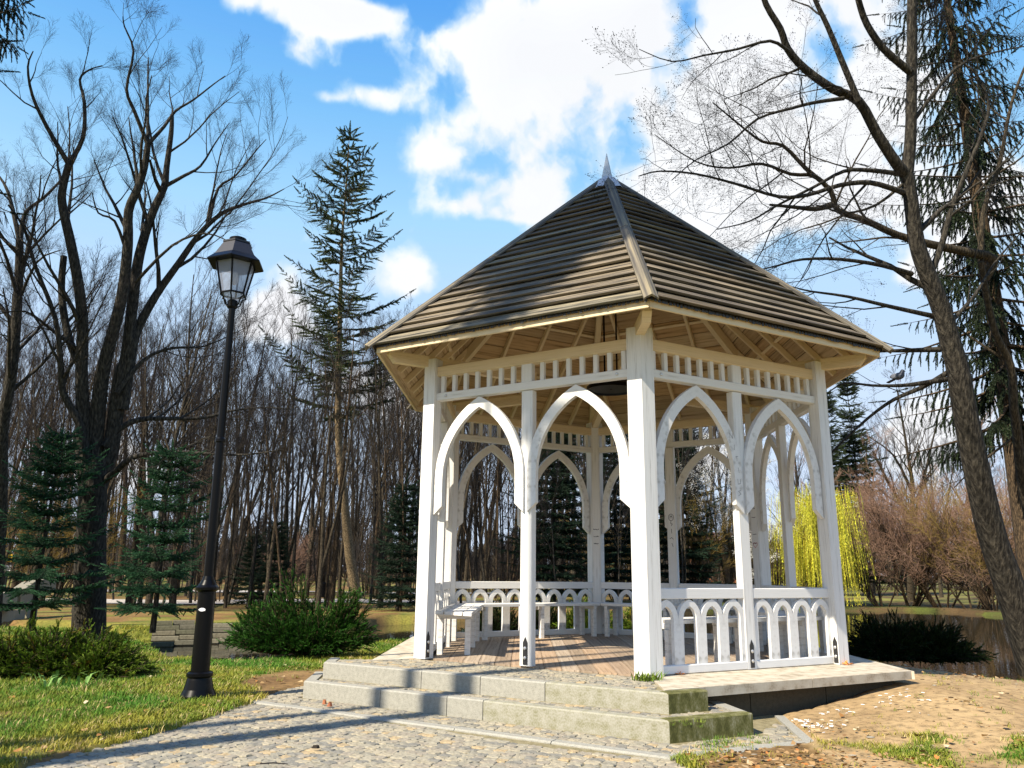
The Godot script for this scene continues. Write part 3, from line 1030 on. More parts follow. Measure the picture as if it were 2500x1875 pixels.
func land(x: float, z: float) -> float:
	var dx := x - EYE.x
	var dz := z - EYE.z
	var r := sqrt(dx * dx + dz * dz)
	var a := rad_to_deg(atan2(dx, -dz))
	var wob := gn.get_noise_2d(x * 6, z * 6) * .5
	var rn := table(NEAR, a) + wob
	var rf := table(FAR, a) + wob
	var h := -0.3
	if r < rn:
		h = lerpf(-.305, -.47, smoothstep(9.5, 15.0, r))
		if x > 1.0:   # the sandy ground on the right rises a little towards the plinth, then falls away
			h += smoothstep(1.1, 3.2, x) * .17 * smoothstep(7.0, 3.7, Vector2(x, z).length())
		h += gn.get_noise_2d(x * 30, z * 30) * .022 + gn.get_noise_2d(x * 110, z * 110) * .008
		h = lerpf(h, -1.35, smoothstep(rn - .9, rn + .5, r))
	elif rf - rn > .5:
		h = lerpf(-1.35, -.5, smoothstep(rf - .6, rf + .8, r)) + gn.get_noise_2d(x * 9, z * 9) * .03
	if r >= rf:
		var top := -.5 - .14 * smoothstep(10.0, 20.0, a) * smoothstep(70.0, 40.0, a) * smoothstep(rf + 25, rf + 4, r)
		h = lerpf(-1.35, top, smoothstep(rf - .6, rf + .8, r)) if rf - rn > .5 else -.5
		h += smoothstep(rf + 4, rf + 60, r) * gn.get_noise_2d(x * 1.3, z * 1.3) * .5 * 0.4
	return h


func ramp3(a: Vector3, b: Vector3, t: float) -> Vector3:
	return a.lerp(b, clampf(t, 0, 1))


func greenness(x: float, z: float) -> float:   # how much grass grows there, 0 to 1
	var dx := x - EYE.x
	var dz := z - EYE.z
	var r := sqrt(dx * dx + dz * dz)
	var n := gn.get_noise_2d(x * 16, z * 16)
	var n2 := gn.get_noise_2d(x * 55 + 90, z * 55)
	if x > 1.0 and z > -6 and r < 16:   # sandy side
		var edge := (z - 3.55) * .6 + (x - 2.5) * .1
		return clampf(edge * .55 + n * .9 + n2 * .7 - .12, 0, 1)
	if x < 0 and r < 26:
		var v := .78 + n * .5 + n2 * .4 + smoothstep(9.0, 12.0, r) * .25
		# the bare brown patch by the lamp
		var d := Vector2((x + 3.9) / .85, (z - .45) / 1.9).length()
		v -= smoothstep(1.25, .5, d) * 1.1
		return clampf(v, 0, 1)
	if r < 40 and x < 6:
		return clampf(.35 + n * .8, 0, 1)
	return clampf(.42 + n * 1.2 + gn.get_noise_2d(x * 3, z * 3) * .8, 0, 1)


func ground_colour(x: float, z: float) -> Color:
	var dx := x - EYE.x
	var dz := z - EYE.z
	var r := sqrt(dx * dx + dz * dz)
	var n := gn.get_noise_2d(x * 20 + 40, z * 20)
	var n2 := gn.get_noise_2d(x * 80, z * 80 + 30)
	var g := greenness(x, z)
	var dirt := ramp3(Vector3(.17, .1, .04), Vector3(.28, .18, .075), .5 + n + n2 * .5)
	if x > 1.0 and z > -7 and r < 17:
		dirt = ramp3(Vector3(.31, .21, .105), Vector3(.43, .305, .16), .5 + n * .9 + n2 * .5)
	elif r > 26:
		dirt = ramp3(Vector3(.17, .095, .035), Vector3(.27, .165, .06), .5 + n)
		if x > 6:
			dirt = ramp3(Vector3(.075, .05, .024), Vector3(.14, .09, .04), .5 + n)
	var moss := ramp3(Vector3(.085, .11, .018), Vector3(.24, .215, .04), .55 + n * 1.1 + n2 * .5)
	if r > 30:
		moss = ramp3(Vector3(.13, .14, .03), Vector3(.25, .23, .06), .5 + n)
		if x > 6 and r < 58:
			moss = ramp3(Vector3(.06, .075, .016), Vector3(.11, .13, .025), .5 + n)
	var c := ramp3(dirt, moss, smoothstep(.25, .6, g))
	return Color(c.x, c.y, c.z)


func terrain() -> void:
	var angles := []
	var a := -180.0
	while a < 179.9:
		angles.append(a)
		a += .45 if absf(a + .01) < 44 else 4.0
	var rs := [0.0]
	var r := 2.0
	while r < 700:
		rs.append(r)
		r *= 1.018 if r < 34 else (1.035 if r < 90 else 1.15)
	var g := Geo.new()
	var na := angles.size()
	var o := path_outline()
	for i in rs.size():
		for j in na:
			var t := deg_to_rad(angles[j])
			var x: float = EYE.x + sin(t) * rs[i]
			var z: float = EYE.z - cos(t) * rs[i]
			var h := land(x, z)
			if rs[i] < 18 and (Geometry2D.is_point_in_polygon(Vector2(x, z), o) or Vector2(x, z).length() < 3.2):
				h = minf(h, -.38)
			g.v.append(Vector3(x, h, z))
			g.c.append(ground_colour(x, z))
	g.n.resize(g.v.size())
	for i in rs.size() - 1:
		for j in na:
			var p := i * na + j
			var q := i * na + (j + 1) % na
			# seen from above: outwards is away, j+1 is to the right
			for tr in [[p, p + na, q + na], [p, q + na, q]]:
				g.ix.append(tr[0]); g.ix.append(tr[1]); g.ix.append(tr[2])
				var m := (g.v[tr[2]] - g.v[tr[0]]).cross(g.v[tr[1]] - g.v[tr[0]])
				for w in tr:
					g.n[w] += m
	for i in g.n.size():
		g.n[i] = g.n[i].normalized() if g.n[i].length() > 1e-12 else Vector3.UP
	g.tinted = true
	tag(part("ground", g.mesh(), M.ground, self), "park ground of grass, moss, bare sand and leaf litter", "ground", "", "structure")
	# the pond
	var wg := Geo.new()
	for i in 72:
		var t0 := i * 5.0 - 180
		var t1 := t0 + 5
		var rr := []
		for t in [t0, t1]:
			rr.append([table(NEAR, t) - 1.2, table(FAR, t) + 1.5, deg_to_rad(t)])
		if rr[0][1] - rr[0][0] < 3.5 and rr[1][1] - rr[1][0] < 3.5:
			continue
		var p := []
		for q in [[0, 0], [0, 1], [1, 1], [1, 0]]:
			var d: float = rr[q[0]][q[1]]
			var t: float = rr[q[0]][2]
			p.append(Vector3(EYE.x + sin(t) * d, WATER, EYE.z - cos(t) * d))
		wg.quad(p[0], p[3], p[2], p[1])
	tag(part("pond", wg.mesh(), M.water, self), "still dark pond behind the gazebo reflecting trees", "pond", "", "structure")
	# two gravel walks beyond the water
	for q in [[38.2, 43.5, -36.0, 6.0], [56.0, 60.5, -36.0, 2.0]]:
		var pg := Geo.new()
		var prev := []
		for i in 43:
			var t := deg_to_rad(lerpf(q[2], q[3], i / 42.0))
			var wob := sin(i * .35) * 1.2
			var d0: float = q[0] + wob
			var d1: float = q[1] + wob
			var b0 := Vector3(EYE.x + sin(t) * d0, 0, EYE.z - cos(t) * d0)
			var b1 := Vector3(EYE.x + sin(t) * d1, 0, EYE.z - cos(t) * d1)
			b0.y = land(b0.x, b0.z) + .05
			b1.y = land(b1.x, b1.z) + .05
			if prev:
				pg.quad(prev[0], b0, b1, prev[1])
			prev = [b0, b1]
		tag(part("gravel_walk", pg.mesh(), M.gravel, self), "pale gravel walk through the wood %s" % ("just beyond the water" if q[0] < 40 else "further back among the trees"), "path", "", "structure")


# ---------------------------------------------------------------- plants
func taper(n: int, a: float, b: float) -> PackedFloat32Array:
	var r := PackedFloat32Array()
	for i in n:
		r.append(lerpf(a, b, pow(float(i) / (n - 1), .85)))
	return r


func limb(p: Vector3, d: Vector3, l: float, n: int, wander: float, lift: float) -> PackedVector3Array:
	var out := PackedVector3Array([p])
	d = d.normalized()
	for i in n:
		d = (d + Vector3(rng.randf() - .5, rng.randf() - .5, rng.randf() - .5) * wander + Vector3.UP * lift / n).normalized()
		p += d * l / n
		out.append(p)
	return out


func smooth_line(pts: PackedVector3Array, sub := 3) -> PackedVector3Array:
	var out := PackedVector3Array()
	var n := pts.size()
	for i in n - 1:
		for j in sub:
			out.append(pts[i].cubic_interpolate(pts[i + 1], pts[maxi(i - 1, 0)], pts[mini(i + 2, n - 1)], float(j) / sub))
	out.append(pts[n - 1])
	return out


func frame_along(d: Vector3, roll: float, s: float) -> Basis:
	var y := d.normalized()
	var x := y.cross(Vector3(.3, .1, .9) if absf(y.z) < .8 else Vector3(1, .2, 0)).normalized()
	return Basis(x, y, x.cross(y)).rotated(y, roll).scaled(Vector3.ONE * s)


func grow(g: Geo, sp: Array, pts: PackedVector3Array, ra: float, rb: float, lvl: int, c: Dictionary) -> void:
	g.tube(pts, taper(pts.size(), ra, rb), c.sides[mini(lvl, c.sides.size() - 1)], false)
	var n := pts.size()
	var l := 0.0
	for i in n - 1:
		l += pts[i].distance_to(pts[i + 1])
	if lvl >= c.levels:
		var m := maxi(1, int(l * c.spray_dens))
		for i in m:
			var t := .25 + .75 * (i + rng.randf()) / m
			var k := clampf(t, 0, .999) * (n - 1)
			var i0 := int(k)
			var p := pts[i0].lerp(pts[i0 + 1], k - i0)
			var d := (pts[i0 + 1] - pts[i0]).normalized()
			d = (d + Vector3(rng.randf() - .5, rng.randf() - .5 + c.spray_lift, rng.randf() - .5) * 1.5 * c.spray_open).normalized()
			sp.append(Transform3D(frame_along(d, rng.randf() * TAU, c.spray * (.6 + rng.randf() * .6)), p))
		sp.append(Transform3D(frame_along(pts[n - 1] - pts[n - 2], rng.randf() * TAU, c.spray * (.7 + rng.randf() * .5)), pts[n - 1]))
		return
	var start: float = c.start[mini(lvl, c.start.size() - 1)]
	var dens: float = c.dens[mini(lvl, c.dens.size() - 1)]
	var cnt := maxi(2, int(l * (1 - start) * dens))
	for i in cnt:
		var t: float = start + (1 - start) * (i + rng.randf() * .9) / cnt
		t = minf(t, .985)
		var k := t * (n - 1)
		var i0 := int(k)
		var p := pts[i0].lerp(pts[i0 + 1], k - i0)
		var d := (pts[i0 + 1] - pts[i0]).normalized()
		var side_d := d.cross(Vector3(rng.randf() - .5, rng.randf() - .5, rng.randf() - .5)).normalized()
		if c.has("flat"):
			side_d = (side_d - Vector3.UP * side_d.y * c.flat).normalized()
		var ang: float = c.angle[mini(lvl, c.angle.size() - 1)] * (.75 + rng.randf() * .5)
		var cd := (d * cos(ang) + side_d * sin(ang)).normalized()
		var len: float = l * c.ratio[mini(lvl, c.ratio.size() - 1)] * (1.1 - .75 * (t - start) / (1 - start + .001)) * (.6 + rng.randf() * .7)
		len = minf(len, c.get("longest", 99.0))
		var r0: float = lerpf(ra, rb, t) * c.thin * (.75 + rng.randf() * .3)
		r0 = minf(r0, len * .035 + .004)
		grow(g, sp, limb(p, cd, len, 5 if lvl == 0 else 4, c.wander, c.lift), r0, maxf(r0 * .25, c.get("tip", .004)), lvl + 1, c)


func spray_mesh(s: int, side_n: int, rad: float, open: float, buds := 0) -> ArrayMesh:   # one metre of fine twigs along y
	var r := RandomNumberGenerator.new()
	r.seed = s
	var g := Geo.new()
	var main := PackedVector3Array()
	var p := Vector3.ZERO
	var d := Vector3.UP
	for i in 5:
		main.append(p)
		d = (d + Vector3(r.randf() - .5, 0, r.randf() - .5) * .35).normalized()
		p += d * .25
	g.tube(main, taper(5, rad * 1.3, rad * .5), 3)
	for i in side_n:
		var t := .1 + .85 * (i + .5) / side_n
		var k := t * 4
		var i0 := mini(int(k), 3)
		var q := main[i0].lerp(main[i0 + 1], k - i0)
		var a := i * 2.4 + r.randf()
		var sd := Vector3(cos(a), 0, sin(a))
		var dd := (Vector3.UP * cos(open) + sd * sin(open)).normalized()
		var l := (.55 - .35 * t) * (.7 + r.randf() * .6)
		var b := PackedVector3Array([q])
		for j in 3:
			dd = (dd + Vector3(r.randf() - .5, r.randf() - .35, r.randf() - .5) * .4).normalized()
			q += dd * l / 3
			b.append(q)
		g.tube(b, taper(4, rad * .8, rad * .4), 3)
		for j in 2:
			var q2 := b[1 + j]
			var d2 := (dd + Vector3(r.randf() - .5, r.randf() - .5, r.randf() - .5) * 1.6).normalized()
			var b2 := PackedVector3Array([q2, q2 + d2 * l * .3, q2 + (d2 + dd * .4) * l * .5])
			g.tube(b2, taper(3, rad * .6, rad * .35), 3)
			if buds:
				g.ball(b2[2], Vector3(.012, .02, .012) * (.7 + r.randf() * .6), 2)
		if buds:
			g.ball(q, Vector3(.013, .024, .013) * (.7 + r.randf() * .6), 2)
	return g.mesh()


func shoot_mesh(s: int, n: int, l: float, w: float, open: float, dark: Vector3, bright: Vector3) -> ArrayMesh:   # a needled shoot of one metre along y
	var r := RandomNumberGenerator.new()
	r.seed = s
	var g := Geo.new()
	g.tinted = true
	for i in n:
		var t := (i + r.randf()) / n
		var a := i * 2.399 + r.randf() * .6
		var o := Vector3(cos(a), 0, sin(a))
		var op := open * (1 - .5 * t)
		var d := (o * sin(op) + Vector3.UP * cos(op)).normalized()
		var p := Vector3(0, t * .92, 0) + Vector3(r.randf() - .5, 0, r.randf() - .5) * .02
		var ln := l * (.7 + r.randf() * .5) * (1.0 - .45 * t)
		var sd := d.cross(Vector3(r.randf() - .5, r.randf() - .5, r.randf() - .5)).normalized() * w
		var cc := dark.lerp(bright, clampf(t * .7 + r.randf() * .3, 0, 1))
		g.col = Color(cc.x, cc.y, cc.z)
		var tip := p + d * ln
		var mid := p + d * ln * .5
		g.tri(p, mid + sd, tip)
		g.tri(p, tip, mid - sd)
	return g.mesh()


func bare_tree(called: String, label: String, group: String, at: Vector3, cfg: Dictionary, bark: Material, twig: Material, stems: Array) -> Node3D:
	# stems: [points, radius at the foot, radius at the tip, options]
	var t := thing(called, label, "tree", at, 0, group)
	var sp := []
	for i in stems.size():
		var s: Array = stems[i]
		var c: Dictionary = cfg.duplicate()
		if s.size() > 3:
			c.merge(s[3], true)
		var q := PackedVector3Array()
		for p in s[0]:
			q.append(p - at)
		var tr := Geo.new()
		tr.tube(q, taper(q.size(), s[1], s[2]), 12 if s[1] > .08 else 7, true)
		# the branches: grow() again without the stem's own tube
		var tmp := Geo.new()
		grow(tmp, sp, q, s[1], s[2], 0, c)
		var sub := Geo.new()
		sub.append_branch(tmp, q.size() * c.sides[0], (q.size() - 1) * c.sides[0] * 6)
		var stem := part("trunk" if i == 0 else "limb", tr.mesh(), bark, t)
		if sub.v.size():
			part("branches", sub.mesh(), bark, stem)
	many("twigs", cfg.spray_mesh, twig, sp, [], t)
	return t


func conifer(called: String, label: String, group: String, at: Vector3, c: Dictionary, line: PackedVector3Array = PackedVector3Array()) -> Node3D:
	var t := thing(called, label, "tree", at, 0, group)
	var h: float = c.height
	var tr := Geo.new()
	if line.is_empty():
		line = limb(Vector3.ZERO, Vector3.UP, h, 8, .02, .0)
	tr.tube(line, taper(line.size(), c.radius, .012), 9, true)
	var br := Geo.new()
	var shoots := []
	var tint := []
	var n := line.size()
	var y: float = c.bottom
	while y < 1.0:
		var k := minf(y, .999) * (n - 1)
		var i0 := int(k)
		var p := line[i0].lerp(line[i0 + 1], k - i0)
		var u: float = (y - c.bottom) / (1 - c.bottom)
		var reach: float = c.reach * pow(1 - u, c.get("shape", .8)) * (1.0 if u > .06 else .75) + .12
		if u < c.get("skirt", 0.0):
			reach *= c.get("skirt_reach", .4)
		var count: int = c.whorl if not c.has("gaps") or rng.randf() > c.gaps else 2
		var a0 := rng.randf() * TAU
		for i in count:
			var a := a0 + TAU * (i + rng.randf() * .5) / count
			var l: float = reach * (.65 + rng.randf() * .5) * (1.0 if rng.randf() > c.get("short", 0.0) else .55)
			var droop: float = c.droop * (1 - u) + c.get("rise", .5) * u
			var d := Vector3(cos(a), droop, sin(a))
			var pts := limb(p, d, l, 5, .12, c.get("tip_lift", .25))
			br.tube(pts, taper(6, maxf(.008, c.radius * .16 * (1 - u) + .006), .004), 4)
			# shoots along the branch, to both sides
			var step: float = c.step
			var s := .12 * l if l > 1 else .05 * l
			while s < l:
				var kk := s / l * 5.0
				var j := mini(int(kk), 4)
				var q := pts[j].lerp(pts[j + 1], kk - j)
				var bd := (pts[j + 1] - pts[j]).normalized()
				var sd := bd.cross(Vector3.UP).normalized()
				for sg in [-1, 1]:
					var len: float = c.shoot * (.6 + .6 * rng.randf()) * clampf((1 - s / l) * 1.6 + .3, .3, 1.0)
					var dd: Vector3 = (bd * .75 + sd * sg * (.8 + rng.randf() * .3) + Vector3.UP * (c.get("hang", -.1) + (rng.randf() - .5) * .35)).normalized()
					shoots.append(Transform3D(frame_along(dd, rng.randf() * TAU, len), q))
					var v := .7 + rng.randf() * .6
					tint.append(Color(v, v, v))
					if c.has("double"):
						var q2: Vector3 = q + dd * len * .55
						var d3: Vector3 = (dd + sd * sg * .2 + Vector3(rng.randf() - .5, c.get("hang", -.1) * 2.0 + (rng.randf() - .5), rng.randf() - .5) * .9).normalized()
						shoots.append(Transform3D(frame_along(d3, rng.randf() * TAU, len * .8), q2))
						tint.append(Color(v, v, v))
				s += step * (.7 + rng.randf() * .6)
			shoots.append(Transform3D(frame_along(pts[5] - pts[4], 0, c.shoot * .8), pts[5]))
			tint.append(Color(1.1, 1.1, 1.1))
		y += c.gap * (.75 + rng.randf() * .5) / h
	shoots.append(Transform3D(Basis.from_scale(Vector3.ONE * c.shoot), line[n - 1] - Vector3(0, .05, 0)))
	tint.append(Color(1, 1, 1))
	part("trunk", tr.mesh(), c.bark, t)
	part("branches", br.mesh(), c.bark, t)
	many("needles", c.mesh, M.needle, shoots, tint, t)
	return t


func juniper(label: String, at: Vector3, lobes: Array, n: int, mesh: Mesh, spread: float, shoot: float) -> Node3D:
	# a bush of arching sprays; each lobe: where it roots, its reach, the way it leans
	var t := thing("juniper_bush", label, "bush", at, 0, "")
	var g := Geo.new()
	var shoots := []
	var tint := []
	for i in n:
		var lobe: Array = lobes[rng.randi() % lobes.size()]
		var size: Vector3 = lobe[1]
		var a := rng.randf() * TAU
		var e := pow(rng.randf(), spread)   # 0 flat to 1 upright
		var out: Vector3 = Vector3(cos(a) * size.x, 0, sin(a) * size.z) * (1 - e * .65) * (.45 + rng.randf() * .6) + lobe[2] * size.y
		var tip := out + Vector3(0, size.y * (.24 + .8 * e) * (.6 + rng.randf() * .55), 0)
		var root: Vector3 = lobe[0] + Vector3(out.x * .12, 0, out.z * .12)
		tip += lobe[0]
		var bend: Vector3 = lobe[0] + Vector3(out.x * .55, tip.y * .4, out.z * .55)
		var pts := PackedVector3Array()
		for j in 7:
			var u := j / 6.0
			var q := root.lerp(bend, u).lerp(bend.lerp(tip, u), u)
			q.y -= maxf(0, u - .75) * .25 * size.y   # the tips nod
			pts.append(q)
		g.tube(pts, taper(7, .012, .003), 4)
		var dead := rng.randf() < .06
		for j in 15:
			var u := .3 + .7 * (j + rng.randf()) / 15.0
			var k := minf(u, .999) * 6
			var i0 := int(k)
			var p := pts[i0].lerp(pts[i0 + 1], k - i0)
			var d := (pts[i0 + 1] - pts[i0]).normalized()
			d = (d + Vector3(rng.randf() - .5, rng.randf() - .5, rng.randf() - .5) * 1.5).normalized()
			shoots.append(Transform3D(frame_along(d, rng.randf() * TAU, shoot * (.5 + rng.randf() * .9)), p))
			var v := (.7 + .4 * u) * (.7 + rng.randf() * .6)
			tint.append(Color(v * 1.6, v * .75, v * .9) if dead else Color(v * (1 + rng.randf() * .2), v, v * .9))
	part("stems", g.mesh(), M.bark_brown, t)
	many("foliage", mesh, M.needle, shoots, tint, t)
	return t


# ---------------------------------------------------------------- sky
func sky_image() -> Image:
	var W := 4096
	var H := 2048
	var top := 1024   # rows above the horizon
	# gentle blue, paler towards the horizon
	var col := Image.create(4, 256, false, Image.FORMAT_RGB8)
	var gr := Gradient.new()
	gr.offsets = PackedFloat32Array([0.0, .5, .56, .64, .72, .78, .86, 1.0])
	gr.colors = PackedColorArray([Color8(52, 104, 196), Color8(72, 142, 226), Color8(92, 163, 236), Color8(124, 188, 242), Color8(164, 212, 249), Color8(184, 217, 249), Color8(202, 223, 249), Color8(212, 227, 248)])
	for y in 256:
		for x in 4:
			col.set_pixel(x, y, gr.sample(y / 255.0))
	col.resize(W, top, Image.INTERPOLATE_BILINEAR)
	# cloud masses: [azimuth, elevation, half width, half height, weight]
	var blobs := [[8.0, 34.1, 15.8, 6.8], [3.4, 30.1, 12.2, 4.0], [-0.8, 37.3, 7.4, 3.4], [12.4, 25.8, 11.4, 3.0], [-4.8, 30.0, 4.9, 1.9], [-1.8, 26.4, 5.2, 1.2], [23.0, 30.5, 11.4, 9.6], [16.0, 37.0, 9.3, 3.8], [30.7, 24.5, 5.4, 3.6], [-20.9, 37.6, 6.3, 1.5], [-14.7, 37.9, 5.2, 1.4], [-19.0, 35.1, 3.3, 1.3], [-13.2, 33.2, 4.6, 1.2], [-16.3, 32.5, 2.1, 0.7], [-17.3, 18.8, 4.6, 3.1], [-18.8, 17.0, 3.5, 1.9], [-9.2, 21.1, 4.4, 2.5], [-17.9, 28.9, 0.9, 0.4], [29.9, 8.8, 6.6, 4.1], [12.3, 7.8, 8.4, 3.9], [-8.1, 12.4, 8.8, 3.7], [-27.9, 6.4, 6.5, 2.4], [27.8, 19.2, 2.8, 1.5]]
	var mw := 512
	var mh := 128
	var m8 := Image.create(mw, mh, false, Image.FORMAT_L8)
	var far := noise(0.011, 2, 5)
	for y in mh:
		var el := 90.0 - (y + .5) * 90.0 / mh
		for x in mw:
			var az := (x + .5) * 360.0 / mw
			if az > 180:
				az -= 360
			var d := 0.0
			for b in blobs:
				var dx: float = (az - b[0]) / b[2]
				if absf(dx) > 2.2:
					continue
				var dy: float = (el - b[1]) / b[3]
				var q := dx * dx + dy * dy
				if q < 4:
					d += exp(-q * 1.3) * (1.0 if b[2] > 5.0 else .8)
			d = minf(d, 1.0)
			# beyond the blobs the same broken cloud goes on all round
			var away := smoothstep(44.0, 60.0, absf(az))
			var up := smoothstep(44.0, 58.0, el)
			var o := maxf(away, up)
			var wrap := cos(deg_to_rad(az)) * 60
			var wraps := sin(deg_to_rad(az)) * 60
			d = lerpf(d, clampf(.22 + far.get_noise_3d(wrap, wraps, el * 2.2) * 1.0, 0, 1), o)
			m8.set_pixel(x, y, Color(d, d, d))
	m8.resize(W, top, Image.INTERPOLATE_CUBIC)
	var nz := FastNoiseLite.new()
	nz.noise_type = FastNoiseLite.TYPE_SIMPLEX_SMOOTH
	nz.seed = 8
	nz.frequency = .0075
	nz.fractal_octaves = 7
	nz.fractal_gain = .55
	nz.domain_warp_enabled = true
	nz.domain_warp_amplitude = 26.0
	nz.domain_warp_frequency = .011
	var n8 := nz.get_seamless_image(W, top)
	n8.convert(Image.FORMAT_L8)
	var sh := FastNoiseLite.new()
	sh.seed = 19
	sh.frequency = .012
	sh.fractal_octaves = 4
	var s8 := sh.get_seamless_image(1024, 256)
	s8.convert(Image.FORMAT_L8)
	s8.resize(W, top, Image.INTERPOLATE_CUBIC)
	var a := m8.get_data()
	var b := n8.get_data()
	var s := s8.get_data()
	var alpha := PackedByteArray()
	for i in 512:
		alpha.append(int(255.0 * smoothstep(.4, .7, i / 511.0) * .985))
	var cl := PackedByteArray()
	cl.resize(W * top * 4)
	var k := 0
	for i in W * top:
		var t: int = mini(511, maxi(0, a[i] + (((b[i] - 128) * 7) >> 2) + 105 + ((a[i] - 128) >> 2)))
		var al := alpha[t]
		if al:
			# the thick of the cloud is a little grey-violet
			var g: int = 255 - (((255 - s[i]) * (a[i] >> 1)) >> 11)
			cl[k] = g - 4
			cl[k + 1] = g - 3
			cl[k + 2] = g
			cl[k + 3] = al
		k += 4
	var ci := Image.create_from_data(W, top, false, Image.FORMAT_RGBA8, cl)
	col.convert(Image.FORMAT_RGBA8)
	col.blend_rect(ci, Rect2i(0, 0, W, top), Vector2i.ZERO)
	var out := Image.create(W, H, false, Image.FORMAT_RGBA8)
	out.fill(Color8(96, 92, 78))
	out.blit_rect(col, Rect2i(0, 0, W, top), Vector2i.ZERO)
	return out


# ---------------------------------------------------------------- small things
func lamp_post() -> void:
	var t := thing("lamp_post", "tall black lantern lamp post with a six-sided head, standing in the grass by the path", "street lamp", Vector3(-4.613, -0.318, 2.595))
	t.rotation.z = .012
	var g := Geo.new()
	g.lathe(PackedVector2Array([Vector2(.17, -.12), Vector2(.18, .0), Vector2(.177, .05), Vector2(.148, .11), Vector2(.126, .2), Vector2(.12, .22), Vector2(.132, .235), Vector2(.132, .265), Vector2(.112, .28)]), 28)
	part("base", g.mesh(), M.iron, t)
	g = Geo.new()
	g.lathe(PackedVector2Array([Vector2(.094, .27), Vector2(.088, 1.1)]), 24)
	part("lower_column", g.mesh(), M.iron, t)
	g = Geo.new()
	g.lathe(PackedVector2Array([Vector2(.088, 1.08), Vector2(.118, 1.1), Vector2(.12, 1.125), Vector2(.095, 1.15), Vector2(.065, 1.2), Vector2(.052, 1.24)]), 24)
	part("collar", g.mesh(), M.iron, t)
	g = Geo.new()
	g.lathe(PackedVector2Array([Vector2(.049, 1.22), Vector2(.046, 2.7)]), 20)
	g.lathe(PackedVector2Array([Vector2(.046, 2.68), Vector2(.056, 2.69), Vector2(.056, 2.72), Vector2(.043, 2.74)]), 20)
	g.lathe(PackedVector2Array([Vector2(.043, 2.72), Vector2(.038, 4.3)]), 20)
	part("upper_column", g.mesh(), M.iron, t)
	var st := Geo.new()
	var sp := PackedVector2Array()
	for i in 10:
		sp.append(Vector2(cos(TAU * i / 10) * .036 * (1 + .12 * sin(i * 3.0)), sin(TAU * i / 10) * .018))
	st.extrude(sp, 0, .001)
	part("sticker", st.mesh(), M.paper, t, Transform3D(Basis(Vector3.UP, .05), Vector3(0, .9, .0945)))
	# the head
	var head := Node3D.new()
	head.name = "lantern"
	t.add_child(head)
	head.position = Vector3(0, 4.31, 0)
	head.scale = Vector3(1.15, .96, 1.15)
	head.rotation.y = .18
	g = Geo.new()
	g.lathe(PackedVector2Array([Vector2(.04, -.06), Vector2(.052, -.04), Vector2(.052, .03), Vector2(.035, .05)]), 16)
	part("socket", g.mesh(), M.iron, head)
	var rb := .125   # radius of the glass at the bottom and at the top
	var rt := .195
	var y0 := .12
	var y1 := .5
	for k in 6:
		var a := k * PI / 3
		var b := a + PI / 3
		var va := Vector3(sin(a), 0, cos(a))
		var vb := Vector3(sin(b), 0, cos(b))
		var lo := Vector3(0, y0, 0)
		var hi := Vector3(0, y1, 0)
		var gg := Geo.new()
		gg.bar(va * rb + lo, va * rt + hi, .018, .018, va)
		part("frame_bar", gg.mesh(), M.iron, head)
		gg = Geo.new()
		gg.bar(va * rb + lo, vb * rb + lo, .018, .022)
		part("frame_bar", gg.mesh(), M.iron, head)
		gg = Geo.new()
		gg.quad(va * (rb - .004) + lo, vb * (rb - .004) + lo, vb * (rt - .004) + hi, va * (rt - .004) + hi)
		part("pane", gg.mesh(), M.glass, head)
		gg = Geo.new()
		gg.quad(va * .045 + Vector3(0, .045, 0), vb * .045 + Vector3(0, .045, 0), vb * (rb - .006) + lo, va * (rb - .006) + lo)
		part("lower_pane", gg.mesh(), M.glass, head)
		if k % 2 == 0 or true:
			gg = Geo.new()
			gg.tube(PackedVector3Array([va * rb + lo, va * (rb + .005) + Vector3(0, .09, 0), va * (rb - .03) + Vector3(0, .07, 0), va * .085 + Vector3(0, .03, 0), va * .075 + Vector3(0, -.01, 0), va * .05 + Vector3(0, -.03, 0)]), taper(6, .008, .008), 6, true)
			part("bracket", gg.mesh(), M.iron, head)
	g = Geo.new()
	g.lathe(PackedVector2Array([Vector2(rt, .5), Vector2(.29, .5), Vector2(.293, .515), Vector2(.215, .6), Vector2(.21, .6)]), 6)
	part("brim", g.mesh(), M.iron, head)
	g = Geo.new()
	g.lathe(PackedVector2Array([Vector2(.222, .592), Vector2(.142, .765), Vector2(.15, .765), Vector2(.15, .785), Vector2(.0005, .79)]), 6)
	part("hood", g.mesh(), M.lamp_hood, head)
	g = Geo.new()
	g.lathe(PackedVector2Array([Vector2(.05, .785), Vector2(.05, .81), Vector2(.085, .815), Vector2(.085, .845), Vector2(.06, .86), Vector2(.0005, .865)]), 20)
	part("cap", g.mesh(), M.iron, head)
	var bu := Geo.new()
	bu.ball(Vector3(0, .33, 0), Vector3(.04, .09, .04), 8)
	part("bulb", bu.mesh(), M.paper, head)


